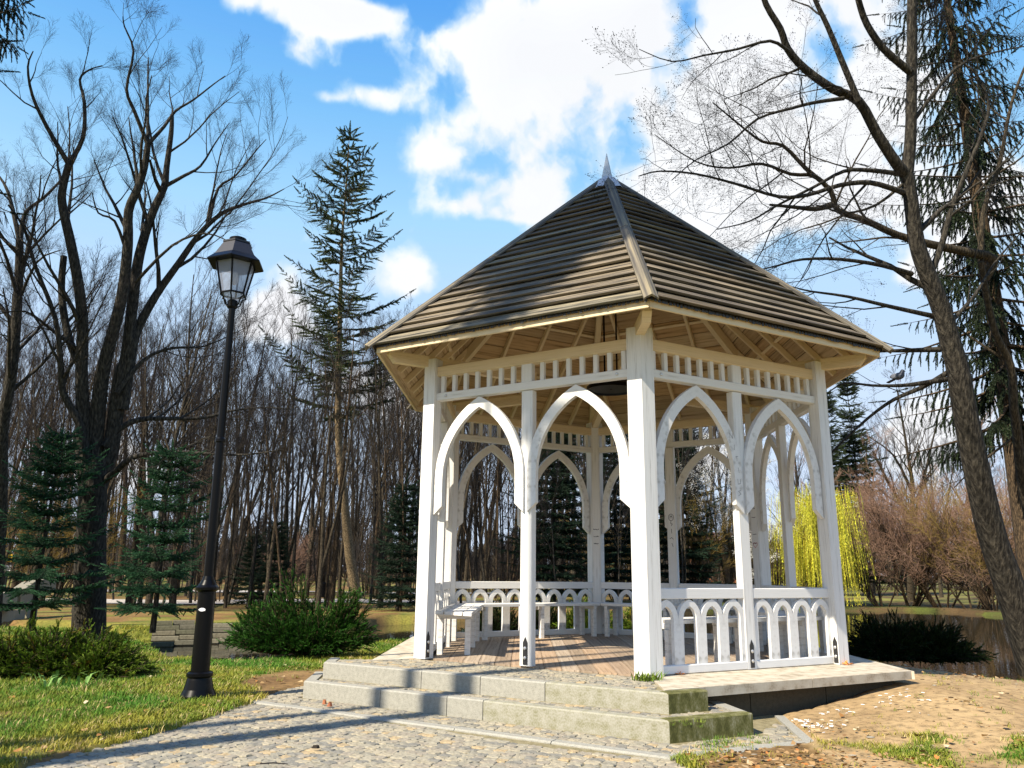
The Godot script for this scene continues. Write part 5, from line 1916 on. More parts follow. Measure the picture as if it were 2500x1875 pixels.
func hero_right() -> void:
	var cfg := {"levels": 2, "sides": [6, 4, 3], "start": [.2, .15], "dens": [2.6, 3.4], "angle": [.8, .75], "ratio": [.5, .5], "thin": .5, "wander": .42, "lift": .1, "spray": .45, "spray_dens": 3.2, "spray_open": .6, "spray_lift": .2, "tip": .003, "longest": 2.0, "flat": .3, "spray_mesh": spray_mesh(2, 9, .003, .8, 1)}
	var few := {"dens": [.5, 2.0], "start": [.5, .2]}
	var stems := [
		[smooth_line(PackedVector3Array([Vector3(7.154, -0.488, -2.534), Vector3(6.910, 0.312, -2.354), Vector3(6.721, 0.884, -2.229), Vector3(6.450, 1.654, -2.056), Vector3(6.216, 2.617, -1.836), Vector3(6.016, 3.583, -1.616), Vector3(5.884, 4.354, -1.444), Vector3(5.782, 4.726, -1.370), Vector3(5.624, 5.323, -1.240), Vector3(5.383, 5.926, -1.107), Vector3(5.225, 6.407, -1.005), Vector3(5.126, 7.134, -0.844), Vector3(5.056, 7.586, -0.751)])), .265, .1, {"dens": [.25, 1.5], "start": [.55, .3]}],
		[smooth_line(PackedVector3Array([Vector3(5.056, 7.519, -0.767), Vector3(4.856, 7.637, -0.644), Vector3(4.487, 8.072, -0.441), Vector3(4.143, 8.532, -0.232), Vector3(3.686, 8.669, -0.099), Vector3(3.208, 8.917, 0.061), Vector3(2.899, 9.163, 0.217), Vector3(2.744, 9.425, 0.375), Vector3(2.486, 9.738, 0.546), Vector3(2.328, 10.109, 0.730)])), .098, .04, {"dens": [1.3, 2.6], "start": [.3, .15]}],
		[smooth_line(PackedVector3Array([Vector3(4.086, 8.454, -0.113), Vector3(3.764, 9.112, 0.104), Vector3(3.544, 9.543, 0.263), Vector3(3.319, 9.925, 0.411), Vector3(3.167, 10.267, 0.548)])), .055, .03, few],
		[smooth_line(PackedVector3Array([Vector3(5.070, 7.519, -0.767), Vector3(5.164, 8.138, -0.697), Vector3(5.213, 9.232, -0.510), Vector3(5.241, 10.499, -0.281), Vector3(5.274, 11.096, -0.215)])), .105, .065, few],
		[smooth_line(PackedVector3Array([Vector3(5.161, 9.240, -0.456), Vector3(4.691, 9.547, -0.296), Vector3(4.368, 9.897, -0.129), Vector3(4.191, 10.238, 0.034), Vector3(4.082, 10.575, 0.195)])), .065, .045, few],
		[smooth_line(PackedVector3Array([Vector3(5.011, 7.220, -0.839), Vector3(4.821, 7.184, -0.684), Vector3(4.314, 7.221, -0.506), Vector3(3.772, 7.101, -0.366), Vector3(3.198, 6.868, -0.252), Vector3(2.681, 6.764, -0.108), Vector3(1.996, 6.868, 0.089), Vector3(1.328, 6.937, 0.278), Vector3(0.739, 6.895, 0.438), Vector3(0.409, 6.743, 0.567)])), .055, .008, {}],
		[smooth_line(PackedVector3Array([Vector3(4.974, 7.518, -0.766), Vector3(4.376, 7.488, -0.591), Vector3(3.884, 7.386, -0.436), Vector3(3.359, 7.061, -0.334), Vector3(2.717, 6.690, -0.241), Vector3(2.219, 6.360, -0.140), Vector3(1.669, 6.159, -0.008)])), .045, .007, {}],
		[smooth_line(PackedVector3Array([Vector3(3.848, 8.496, -0.098), Vector3(3.300, 8.289, 0.101), Vector3(2.833, 8.054, 0.293), Vector3(2.256, 7.761, 0.472), Vector3(1.761, 7.267, 0.601), Vector3(1.223, 6.903, 0.763), Vector3(0.822, 6.492, 0.911)])), .035, .006, {}],
		[smooth_line(PackedVector3Array([Vector3(2.850, 9.029, 0.357), Vector3(2.503, 9.063, 0.556), Vector3(1.947, 8.815, 0.691), Vector3(1.406, 8.602, 0.835), Vector3(0.880, 8.391, 0.978), Vector3(0.367, 8.446, 1.185)])), .03, .005, {}],
		[smooth_line(PackedVector3Array([Vector3(5.164, 5.903, -1.160), Vector3(4.556, 5.943, -0.893), Vector3(3.776, 5.939, -0.633), Vector3(3.093, 5.837, -0.399), Vector3(2.630, 5.646, -0.190), Vector3(2.243, 5.478, 0.023)])), .045, .008, {}],
		[smooth_line(PackedVector3Array([Vector3(5.537, 5.224, -1.331), Vector3(4.700, 5.308, -1.090), Vector3(3.931, 5.387, -0.852), Vector3(3.256, 5.393, -0.633), Vector3(2.908, 5.387, -0.422)])), .045, .007, {}],
		[smooth_line(PackedVector3Array([Vector3(5.657, 4.689, -1.462), Vector3(5.099, 4.718, -1.651), Vector3(4.837, 4.757, -1.843), Vector3(4.286, 4.736, -2.044)])), .05, .01, {}],
		[smooth_line(PackedVector3Array([Vector3(5.886, 4.227, -1.578), Vector3(5.351, 4.137, -1.570), Vector3(4.988, 4.088, -1.555), Vector3(4.489, 4.078, -1.528), Vector3(4.033, 4.108, -1.492), Vector3(3.735, 3.935, -1.508)])), .05, .008, {"dens": [1.0, 2.0]}],
		[smooth_line(PackedVector3Array([Vector3(5.885, 4.379, -1.541), Vector3(5.403, 4.094, -1.684), Vector3(4.955, 3.900, -1.805), Vector3(4.543, 3.595, -1.954), Vector3(4.010, 3.081, -2.151), Vector3(3.937, 2.888, -2.279)])), .05, .01, {"dens": [1.2, 2.0]}],
		[smooth_line(PackedVector3Array([Vector3(5.498, 5.966, -1.150), Vector3(5.705, 6.387, -1.155), Vector3(5.919, 7.036, -1.105), Vector3(6.220, 7.702, -1.052), Vector3(6.566, 8.452, -0.979), Vector3(6.713, 8.970, -0.960), Vector3(6.547, 9.533, -0.924), Vector3(6.230, 9.801, -0.956), Vector3(5.561, 9.752, -1.059)])), .06, .01, {}],
		[smooth_line(PackedVector3Array([Vector3(5.743, 5.041, -1.379), Vector3(6.447, 5.718, -1.639), Vector3(7.034, 6.426, -1.889), Vector3(7.792, 7.168, -2.135)])), .04, .01, {}],
		[smooth_line(PackedVector3Array([Vector3(5.195, 8.406, -0.658), Vector3(6.030, 9.430, -0.665), Vector3(6.796, 9.861, -0.814), Vector3(7.657, 10.162, -0.997)])), .04, .008, {}],
		[smooth_line(PackedVector3Array([Vector3(5.077, 7.420, -0.791), Vector3(4.502, 6.947, -0.741), Vector3(3.902, 6.742, -0.626), Vector3(3.380, 6.797, -0.449), Vector3(2.935, 6.597, -0.336)])), .03, .006, {}]]
	bare_tree("bare_tree", "tall budding bare tree leaning at right, its limbs reaching over the gazebo roof", "", Vector3(7.154, -0.488, -2.534), cfg, M.bark, M.twig, stems)
	# mossy limb of the neighbour, and the neighbour's two slim stems
	var c3 := cfg.duplicate()
	c3.spray_dens = 2.0
	var st3 := [
		[smooth_line(PackedVector3Array([Vector3(8.559, 0.349, -4.209), Vector3(8.020, 2.612, -3.564), Vector3(7.828, 3.683, -3.213), Vector3(7.719, 4.047, -3.035), Vector3(7.599, 4.777, -2.768), Vector3(7.267, 5.314, -2.544), Vector3(7.032, 6.026, -2.280), Vector3(6.897, 6.501, -2.074)])), .095, .05, few],
		[smooth_line(PackedVector3Array([Vector3(7.112, 6.328, -2.429), Vector3(7.234, 6.637, -2.262), Vector3(6.690, 6.724, -2.137), Vector3(6.019, 6.809, -2.010), Vector3(5.349, 6.934, -1.874), Vector3(4.738, 7.143, -1.719), Vector3(4.221, 7.265, -1.586), Vector3(4.052, 7.563, -1.416), Vector3(3.580, 7.888, -1.235), Vector3(3.163, 8.208, -1.056), Vector3(2.767, 8.230, -0.950), Vector3(2.319, 8.481, -0.787), Vector3(1.876, 8.761, -0.617)])), .1, .01, {}],
		[smooth_line(PackedVector3Array([Vector3(4.053, 7.286, -1.423), Vector3(3.645, 7.061, -1.128), Vector3(3.182, 6.931, -0.808), Vector3(2.671, 6.812, -0.485)])), .06, .02, few],
		[smooth_line(PackedVector3Array([Vector3(4.130, 7.590, -1.557), Vector3(3.739, 7.735, -1.241), Vector3(3.223, 7.631, -0.982), Vector3(2.654, 7.658, -0.691), Vector3(2.040, 7.451, -0.457), Vector3(1.447, 7.405, -0.183), Vector3(0.747, 7.665, 0.167)])), .045, .006, {}],
		[smooth_line(PackedVector3Array([Vector3(7.072, 6.619, -2.358), Vector3(7.147, 7.529, -2.216), Vector3(7.487, 8.451, -2.076), Vector3(7.753, 9.603, -1.880), Vector3(8.175, 10.619, -1.718)])), .06, .02, {}],
		[smooth_line(PackedVector3Array([Vector3(7.897, 3.600, -3.308), Vector3(7.465, 3.241, -3.490), Vector3(7.065, 2.876, -3.674), Vector3(6.890, 2.660, -3.827)])), .03, .008, {}]]
	bare_tree("bare_tree", "slim bare tree with a mossy limb, right of the tall leaning one", "", Vector3(8.559, 0.349, -4.209), c3, M.bark_grey, M.twig, st3)


func wood() -> void:
	var cfg := {"levels": 2, "sides": [5, 4, 3], "start": [.38, .2], "dens": [1.8, 1.7], "angle": [.5, .6], "ratio": [.34, .45], "thin": .5, "wander": .3, "lift": .45, "spray": .8, "spray_dens": .6, "spray_open": .4, "spray_lift": .5, "tip": .006, "longest": 4.2, "spray_mesh": spray_mesh(3, 7, .006, .5)}
	var protos := []
	for i in 7:
		var h := 13.5 + rng.randf() * 4.5
		var r0 := .085 + rng.randf() * .13
		var line := limb(Vector3(0, -.15, 0), Vector3((rng.randf() - .5) * .12, 1, (rng.randf() - .5) * .12), h, 9, .09, .05)
		var stems := [[line, r0, .02]]
		if i % 3 == 0:
			stems.append([limb(line[1] + (line[2] - line[1]) * .4, Vector3(.22, 1, .1), h * .8, 8, .1, .1), r0 * .7, .015])
		var c := cfg.duplicate()
		c.start = [.38 + .1 * (i % 3), .25]
		var o := bare_tree("wood_tree", "x", "bare trees of the wood beyond the pond", Vector3.ZERO, c, [M.bark_grey, M.bark, M.bark_brown][i % 3], M.twig, stems)
		o.set_meta("kind_name", "wood_tree")
		protos.append(o)
	# where they stand: [azimuth range, distance range, number]
	var spots := []
	for q in [[-36.0, -4.5, 31.5, 37.0, 30, 1.5], [-36.0, -4.0, 46.0, 54.5, 36, 1.7], [-36.0, 4.0, 62.0, 92.0, 44, 2.2], [-3.5, 9.0, 47.0, 62.0, 30, 1.9], [9.0, 17.0, 62.0, 95.0, 22, 2.6], [17.0, 36.0, 70.0, 100.0, 26, 3.0]]:
		var tries := 0
		var made := 0
		while made < q[4] and tries < 1500:
			tries += 1
			var az := deg_to_rad(lerpf(q[0], q[1], rng.randf()))
			var d := lerpf(q[2], q[3], rng.randf())
			var rf := table(FAR, rad_to_deg(az)) + 1.6
			var col := 1106 + tan(az) * 1700
			if d < rf or d < 39 and col > 715 and col < 800:
				continue
			var p := Vector2(EYE.x + sin(az) * d, EYE.z - cos(az) * d)
			var ok := true
			for s in spots:
				if s[0].distance_to(p) < q[5]:
					ok = false
					break
			if ok:
				spots.append([p, d, rad_to_deg(az)])
				made += 1
	spots.sort_custom(func(a, b): return a[2] < b[2])
	var n := 0
	var first := {}
	for s in spots:
		var at := Vector3(s[0].x, land(s[0].x, s[0].y) - .03, s[0].y)
		var az: float = s[2]
		var near := "by the water" if s[1] < 40 else ("between the gravel walks" if s[1] < 56 and az < -3 else ("deep in the wood" if az < 4 else "far behind the pond"))
		var px := 1106 + tan(deg_to_rad(az)) * 1700
		var zone := "at the left edge" if px < 110 else ("behind the big left tree" if px < 260 else ("left of the lamp post" if px < 440 else ("just right of the lamp post" if px < 600 else ("left of the leaning spruce" if px < 770 else ("left of the gazebo" if px < 900 else ("through the left gazebo arch" if px < 1130 else ("through the entrance arch" if px < 1360 else ("through the third gazebo arch" if px < 1600 else ("through the right gazebo arch" if px < 1780 else "right of the gazebo")))))))))
		var k: int = n if n < 7 else (n * 5 + n / 3) % 7
		var look: String = ["forked grey tree", "straight dark tree", "slender brown tree", "twin-stemmed dark tree", "upright dark tree", "thin brown tree", "split grey tree"][k]
		var label := "%s %s, %s" % [look, near, zone]
		var c: int = first.get(label, 0)
		first[label] = c + 1
		if c:
			label = "%s %s, %s, %s from left" % [look, near, zone, ["second", "third", "fourth", "fifth", "sixth", "seventh", "eighth", "ninth"][mini(c - 1, 7)]]
		# the wood's top is uneven; its nearer trees are the lower ones
		var tall: float = (1240.0 - lerpf(690, 880, rng.randf())) / 1690.0 * s[1] + 1.5
		if az > 17:
			tall = 11.0 + rng.randf() * 6
		elif az < -27:
			tall *= .95
		var sc := clampf(tall / 16.0, .55, 1.9)
		var o: Node3D = protos[k]
		if n < 7:
			o.position = at
			o.rotation.y = rng.randf() * TAU
			o.scale = Vector3.ONE * sc
			o.set_meta("label", label)
		else:
			dup(o, label, at, rng.randf() * TAU, sc)
		n += 1
	# thin young trees between them
	var sc2 := cfg.duplicate()
	sc2.start = [.25, .2]
	sc2.dens = [2.2, 1.6]
	sc2.spray_dens = .8
	var saps := []
	for i in 3:
		var line := limb(Vector3(0, -.1, 0), Vector3((rng.randf() - .5) * .2, 1, (rng.randf() - .5) * .2), 8.5, 8, .14, .05)
		var o := bare_tree("sapling", "x", "thin young trees of the wood beyond the pond", Vector3.ZERO, sc2, [M.bark, M.bark_grey, M.bark_brown][i], M.twig, [[line, .055, .008]])
		o.set_meta("kind_name", "sapling")
		saps.append(o)
	var at2 := []
	for i in 150:
		var az := deg_to_rad(lerpf(-36, 12, rng.randf()))
		var d := maxf(table(FAR, rad_to_deg(az)) + 2.5, lerpf(30, 66, rng.randf()))
		var col := 1106 + tan(az) * 1700
		if d < 39 and col > 715 and col < 800:
			d += 12
		at2.append([az, d])
	at2.sort_custom(func(a, b): return a[0] < b[0])
	var first2 := {}
	for i in at2.size():
		var az: float = at2[i][0]
		var d: float = at2[i][1]
		var px := 1106 + tan(az) * 1700
		var zone := "at the left edge" if px < 110 else ("behind the big left tree" if px < 260 else ("left of the lamp post" if px < 440 else ("just right of the lamp post" if px < 600 else ("left of the leaning spruce" if px < 770 else ("left of the gazebo" if px < 900 else ("through the left gazebo arch" if px < 1130 else ("through the entrance arch" if px < 1360 else "through the third gazebo arch")))))))
		var row := "near the water" if d < 36 else ("half way back" if d < 50 else "far back")
		var look: String = ["thin dark sapling", "thin grey sapling", "thin brown sapling"][i % 3]
		var label := "%s %s, %s" % [look, row, zone]
		var c: int = first2.get(label, 0)
		first2[label] = c + 1
		if c:
			label += ", %s from left" % ["second", "third", "fourth", "fifth", "sixth", "seventh", "eighth", "ninth"][mini(c - 1, 7)]
		var p := Vector3(EYE.x + sin(az) * d, 0, EYE.z - cos(az) * d)
		p.y = land(p.x, p.z)
		var s := .7 + rng.randf() * .7
		if i < 3:
			saps[i].position = p
			saps[i].scale = Vector3.ONE * s
			saps[i].set_meta("label", label)
		else:
			dup(saps[i % 3], label, p, rng.randf() * TAU, s)
	# the far edge of the wood, one mass
	var fs := []
	for i in 4400:
		var az := deg_to_rad(-40 + rng.randf() * 82)
		var d := 104 + rng.randf() * 40
		var p := Vector3(EYE.x + sin(az) * d, -1 + pow(rng.randf(), 1.5) * (5.5 + 2.0 * sin(az * 19)), EYE.z - cos(az) * d)
		fs.append(Transform3D(frame_along(Vector3(rng.randf() - .5, .9, rng.randf() - .5), rng.randf() * TAU, 1.6 + rng.randf() * 2.2), p))
	tag(many("distant_wood", spray_mesh(8, 12, .02, .6), M.twig_brown, fs, [], self), "distant brown edge of the wood along the horizon", "wood", "", "stuff")
	# brownish undergrowth: many-stemmed shrubs
	var shc := {"levels": 1, "sides": [4, 3, 3], "start": [.1], "dens": [3.2], "angle": [.6], "ratio": [.5], "thin": .6, "wander": .35, "lift": .3, "spray": .8, "spray_dens": 1.6, "spray_open": .7, "spray_lift": .3, "tip": .005, "longest": 2.4, "spray_mesh": spray_mesh(4, 10, .0075, .8)}
	var kinds := [["reddish brown bare shrub", M.twig_red], ["ochre bare shrub", M.twig_ochre], ["grey bare shrub", M.twig_grey]]
	var sp := []
	for i in 3:
		var stems := []
		for j in 9:
			var a := rng.randf() * TAU
			var l := 2.6 + rng.randf() * 2.2
			stems.append([limb(Vector3(cos(a) * .2, -.1, sin(a) * .2), Vector3(cos(a) * .55, 1, sin(a) * .55), l, 5, .2, .1), .035, .008])
		var o := bare_tree("bare_shrub", "x", "bare shrubs beyond the pond", Vector3.ZERO, shc, M.bark_brown, kinds[i][1], stems)
		o.set_meta("category", "shrub")
		o.set_meta("kind_name", "bare_shrub")
		sp.append(o)
	# [pixel column, pixel row of the foot, kind, size, where]
	var list := [[585, 1296, 0, .8, "between the lamp post and the right juniper"], [655, 1290, 2, .9, "behind the right juniper"], [815, 1292, 2, .8, "right of the leaning spruce"], [480, 1290, 2, 1.0, "right behind the lamp post"], [110, 1300, 1, 1.0, "behind the left spruce"], [1085, 1318, 2, .8, "seen through the left front arch"], [1180, 1316, 2, 1.1, "seen left of the entrance's middle post"], [1330, 1312, 1, 1.1, "seen through the entrance's right arch"], [1490, 1305, 1, 1.3, "seen left under the right front arches"], [1530, 1303, 2, 1.2, "behind the flowering tree"], [1900, 1310, 0, 1.5, "right of the willow at the water"], [1960, 1306, 0, 1.7, "on the far bank between willow and leaning tree"], [2030, 1306, 0, 1.8, "on the far bank below the pale bare tree"], [2095, 1312, 0, 1.7, "on the far bank left of the leaning tree"], [2140, 1312, 1, 1.5, "on the far bank close to the leaning trunk"], [2185, 1314, 0, 1.6, "on the far bank behind the leaning trunk"], [1700, 1300, 2, 1.2, "left of the willow"], [1640, 1300, 1, 1.0, "behind the rear corner post"]]
	var pos := [Vector3(-14.528, -0.500, -30.809), Vector3(-15.076, -0.500, -38.989), Vector3(-9.532, -0.500, -34.108), Vector3(-15.382, -0.500, -26.282), Vector3(-19.633, -0.500, -19.815), Vector3(-2.332, -0.500, -28.844), Vector3(-0.033, -0.500, -32.841), Vector3(4.182, -0.500, -36.549), Vector3(8.820, -0.500, -37.832), Vector3(11.226, -0.500, -43.449), Vector3(19.068, -0.500, -35.087), Vector3(21.435, -0.500, -36.755), Vector3(22.496, -0.500, -35.116), Vector3(23.333, -0.500, -33.539), Vector3(23.444, -0.500, -31.755), Vector3(24.509, -0.500, -31.708), Vector3(14.231, -0.500, -36.399), Vector3(13.297, -0.500, -38.780)]
	var done := [false, false, false]
	for i in list.size():
		var q: Array = list[i]
		var p: Vector3 = pos[i]
		p.y = land(p.x, p.z)
		var o: Node3D = sp[q[2]]
		var label := "%s %s" % [kinds[q[2]][0], q[4]]
		if done[q[2]]:
			dup(o, label, p, rng.randf() * TAU, q[3])
		else:
			done[q[2]] = true
			o.position = p
			o.scale = Vector3.ONE * q[3]
			o.set_meta("label", label)


func evergreens() -> void:
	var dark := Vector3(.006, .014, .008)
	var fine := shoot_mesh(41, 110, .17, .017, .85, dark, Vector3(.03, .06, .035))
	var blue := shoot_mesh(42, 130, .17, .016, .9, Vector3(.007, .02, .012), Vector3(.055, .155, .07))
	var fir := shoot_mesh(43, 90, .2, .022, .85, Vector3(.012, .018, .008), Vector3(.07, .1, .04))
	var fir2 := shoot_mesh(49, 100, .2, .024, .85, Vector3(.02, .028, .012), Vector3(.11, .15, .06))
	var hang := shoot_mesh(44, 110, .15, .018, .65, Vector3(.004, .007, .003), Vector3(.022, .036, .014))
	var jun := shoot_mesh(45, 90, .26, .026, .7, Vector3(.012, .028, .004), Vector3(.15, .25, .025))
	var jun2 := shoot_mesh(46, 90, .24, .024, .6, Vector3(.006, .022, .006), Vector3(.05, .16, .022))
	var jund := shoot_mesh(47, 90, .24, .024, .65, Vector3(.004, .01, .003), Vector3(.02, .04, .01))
	var young := {"height": 3.9, "radius": .06, "bottom": .13, "reach": 1.75, "whorl": 6, "gap": .27, "droop": -.12, "rise": .5, "tip_lift": .35, "step": .09, "shoot": .3, "double": true, "bark": M.bark, "mesh": blue, "shape": .6, "short": .35}
	conifer("young_spruce", "young blue-green spruce at the left edge, in front of the big tree", "", Vector3(-11.101, -0.240, -5.037), young)
	young.height = 3.5
	young.reach = 1.35
	conifer("young_spruce", "young blue-green spruce between the big tree's trunk and the lamp post", "", Vector3(-8.338, -0.197, -4.354), young)
	# the tall leaning one
	var tall := {"height": 21.5, "radius": .28, "bottom": .4, "reach": 4.9, "whorl": 4, "gap": .52, "droop": -.05, "rise": .5, "tip_lift": .5, "step": .24, "shoot": .62, "short": .5, "double": true, "bark": M.bark_pale, "mesh": fir2, "shape": .75, "gaps": .4}
	var at: Vector3 = Vector3(-9.254, -0.305, -27.619)
	var line := PackedVector3Array()
	for p in smooth_line(PackedVector3Array([Vector3(-9.254, -0.305, -27.619), Vector3(-9.644, 1.851, -27.091), Vector3(-9.941, 4.621, -26.416), Vector3(-10.218, 7.391, -25.741), Vector3(-10.204, 10.833, -24.909), Vector3(-10.166, 13.607, -24.239), Vector3(-10.109, 16.380, -23.569), Vector3(-9.913, 19.136, -22.906), Vector3(-9.792, 21.356, -22.371)])):
		line.append(p - at)
	conifer("tall_spruce", "tall lone spruce with a curved bare lower trunk between the lamp post and the gazebo", "", at, tall, line)
	# small dark firs in the wood
	var small := {"height": 5.0, "radius": .07, "bottom": .06, "reach": 1.5, "whorl": 7, "gap": .28, "droop": -.1, "rise": .5, "step": .17, "shoot": .45, "double": true, "bark": M.bark, "mesh": fine, "shape": .8}
	var a := conifer("small_fir", "dark little fir just left of the gazebo's left front post", "", Vector3(-6.108, -0.500, -20.489), small)
	a.set_meta("kind_name", "small_fir")
	dup(a, "dark little fir behind the lamp post's right side", Vector3(-12.922, -0.500, -22.916), 1.0, .6)
	dup(a, "dark little fir between the right juniper and the lamp post", Vector3(-11.426, -0.500, -21.302), 2.0, .7)
	dup(a, "far small fir in the gap right of the leaning spruce", Vector3(-10.697, -0.500, -39.994), 3.0, .6)
	# the conifers seen through the gazebo
	var big := {"height": 12.0, "radius": .16, "bottom": .06, "reach": 2.7, "whorl": 7, "gap": .42, "droop": -.2, "rise": .5, "step": .24, "shoot": .7, "double": true, "bark": M.bark, "mesh": fine, "shape": .75}
	var b := conifer("dark_spruce", "dark spruce seen through the gazebo's left rear arches", "", Vector3(0.164, -0.500, -27.832), big)
	b.set_meta("kind_name", "dark_spruce")
	dup(b, "dark spruce seen through the entrance's right arch", Vector3(3.729, -0.500, -32.575), 1.0, .92)
	dup(b, "tall dark spruce seen right of the front corner post", Vector3(8.222, -0.500, -36.933), 3.0, 1.1)
	# far ones on the right
	var thin := big.duplicate()
	thin.mesh = fir
	thin.height = 17.0
	thin.gaps = .3
	thin.reach = 2.6
	var c := conifer("far_spruce", "far spruce right behind the willow, the left of two", "", Vector3(24.748, -0.500, -55.998), thin)
	c.set_meta("kind_name", "far_spruce")
	dup(c, "far taller spruce right behind the willow, the right of two", Vector3(28.396, -0.500, -58.835), 2.0, 1.15)
	# the big drooping spruce on the right
	var old := {"height": 24.0, "radius": .33, "bottom": .2, "reach": 3.5, "whorl": 5, "gap": .56, "droop": -.6, "rise": .2, "tip_lift": .4, "step": .17, "shoot": .58, "hang": -1.6, "short": .4, "gaps": .3, "double": true, "bark": M.bark_brown, "mesh": hang, "shape": .45}
	conifer("drooping_spruce", "large dark drooping spruce at the right edge behind the leaning tree", "", Vector3(10.658, 0.013, -7.825), old)
	# spruce whose branch tips reach into the picture's upper left
	old = old.duplicate()
	old.height = 17.0
	old.reach = 1.6
	old.bottom = .3
	old.whorl = 4
	conifer("overhanging_spruce", "dark spruce whose branch tips hang in at the upper left edge", "", Vector3(-13.174, -0.362, -3.383), old)
	# the two pines left of the camera that throw their shade over path and roof
	var pine := {"height": 21.0, "radius": .18, "bottom": .84, "reach": .75, "whorl": 6, "gap": .5, "droop": .1, "rise": .8, "step": .14, "shoot": .6, "double": true, "bark": M.bark_brown, "mesh": fir, "shape": .3}
	conifer("shade_pine", "tall slim pine left of the path whose trunk shades the steps", "", Vector3(-11.1, -.35, 9.97), pine)
	pine = pine.duplicate()
	pine.height = 24.0
	pine.bottom = .6
	pine.skirt = .3
	pine.skirt_reach = .12
	pine.shoot = .42
	pine.step = .11
	pine.reach = 2.4
	pine.whorl = 8
	pine.radius = .25
	conifer("shade_pine", "tall broad pine left of the path whose crown shades the roof", "", Vector3(-9.7, -.35, 9.77), pine)
	# the junipers
	juniper("wide low juniper bush with bright green tips on the lawn at left", Vector3(-7.271, -0.360, 0.686), [[Vector3(-.5, 0, .1), Vector3(1.0, .6, .7), Vector3(-.1, 0, .1)], [Vector3(0, 0, 0), Vector3(1.0, .66, .7), Vector3.ZERO], [Vector3(.4, 0, -.1), Vector3(.9, .62, .6), Vector3(.15, 0, 0)], [Vector3(.6, 0, .1), Vector3(.7, .42, .5), Vector3(.4, 0, .1)], [Vector3(-1.1, 0, .2), Vector3(1.0, .52, .6), Vector3(-.1, 0, 0)]], 1100, jun, 1.3, .085)
	juniper("upright spiky green juniper bush between lamp post and gazebo", Vector3(-5.007, -0.400, -2.966), [[Vector3(-.05, 0, 0), Vector3(.8, 1.35, .6), Vector3(-.22, 0, 0)], [Vector3(.2, 0, .1), Vector3(.95, .8, .7), Vector3(.1, 0, 0)], [Vector3(.35, 0, .1), Vector3(.6, 1.1, .5), Vector3(.35, 0, 0)], [Vector3(-.4, 0, .1), Vector3(.9, .75, .6), Vector3(-.25, 0, .1)], [Vector3(-.8, 0, -.2), Vector3(.6, .85, .5), Vector3(-.15, 0, 0)], [Vector3(0, 0, .1), Vector3(1.0, .6, .8), Vector3(0, 0, 0)]], 1200, jun2, .9, .11)
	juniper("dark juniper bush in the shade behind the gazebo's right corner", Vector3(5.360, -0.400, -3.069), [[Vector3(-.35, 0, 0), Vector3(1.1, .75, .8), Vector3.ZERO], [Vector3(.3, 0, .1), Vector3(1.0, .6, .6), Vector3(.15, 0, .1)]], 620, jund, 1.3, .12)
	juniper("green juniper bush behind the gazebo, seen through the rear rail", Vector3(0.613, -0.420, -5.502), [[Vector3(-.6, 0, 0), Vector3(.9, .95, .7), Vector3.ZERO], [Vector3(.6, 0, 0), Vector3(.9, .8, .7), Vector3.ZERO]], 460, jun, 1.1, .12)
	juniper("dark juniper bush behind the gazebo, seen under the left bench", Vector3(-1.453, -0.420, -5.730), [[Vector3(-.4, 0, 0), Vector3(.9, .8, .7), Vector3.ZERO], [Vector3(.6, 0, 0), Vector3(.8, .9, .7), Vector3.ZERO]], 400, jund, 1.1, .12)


func willow() -> void:
	var at: Vector3 = Vector3(15.388, -0.500, -34.519)
	at.y = land(at.x, at.z)
	var t := thing("weeping_willow", "weeping willow with bright yellow-green hanging strands on the far bank", "tree", at)
	var g := Geo.new()
	var line := limb(Vector3.ZERO, Vector3(.1, 1, 0), 5.4, 5, .15, 0)
	g.tube(line, taper(6, .35, .16), 9)
	part("trunk", g.mesh(), M.bark, t)
	var bg := Geo.new()
	var strands := []
	var tint := []
	for i in 60:
		var p := line[2 + rng.randi() % 4]
		var a := rng.randf() * TAU
		var l := 1.4 + rng.randf() * 1.9
		var pts := limb(p, Vector3(cos(a), .7 + rng.randf() * 1.6, sin(a)), l, 6, .25, -.8)
		bg.tube(pts, taper(7, .05, .01), 4)
		for j in 40:
			var u := .25 + .75 * rng.randf()
			var k := minf(u, .999) * 6
			var i0 := int(k)
			var q := pts[i0].lerp(pts[i0 + 1], k - i0) + Vector3(rng.randfn() * .22, rng.randfn() * .2, rng.randfn() * .22)
			var far := Vector2(q.x, q.z).length()
			var len: float = minf(.5 + pow(rng.randf(), 1.4) * 5.6 * clampf(far / 2.4, .35, 1.0), q.y - .15)
			if len < .4:
				continue
			strands.append(Transform3D(Basis.from_scale(Vector3(1, len, 1)).rotated(Vector3.UP, rng.randf() * TAU).rotated(Vector3(cos(a), 0, sin(a)).cross(Vector3.UP), rng.randf() * .16), q))
			var v := .65 + rng.randf() * .6
			tint.append(Color((.54 + .12 * rng.randf()) * v, .58 * v, .06))
	part("branches", bg.mesh(), M.twig_ochre, t)
	var sg := Geo.new()
	var r := RandomNumberGenerator.new()
	r.seed = 9
	sg.tube(PackedVector3Array([Vector3.ZERO, Vector3(.03, -.5, .02), Vector3(.01, -1, 0)]), PackedFloat32Array([.006, .005, .003]), 3)
	for i in 30:
		var y := -r.randf()
		var a := r.randf() * TAU
		var o := Vector3(cos(a), 0, sin(a))
		var w := Vector3(-sin(a), 0, cos(a)) * .012
		sg.tri(Vector3(.01, y, 0) - w, Vector3(.01, y, 0) + w, Vector3(0, y - .03, 0) + o * .055)
	many("strands", sg.mesh(), M.leaf, strands, tint, t)


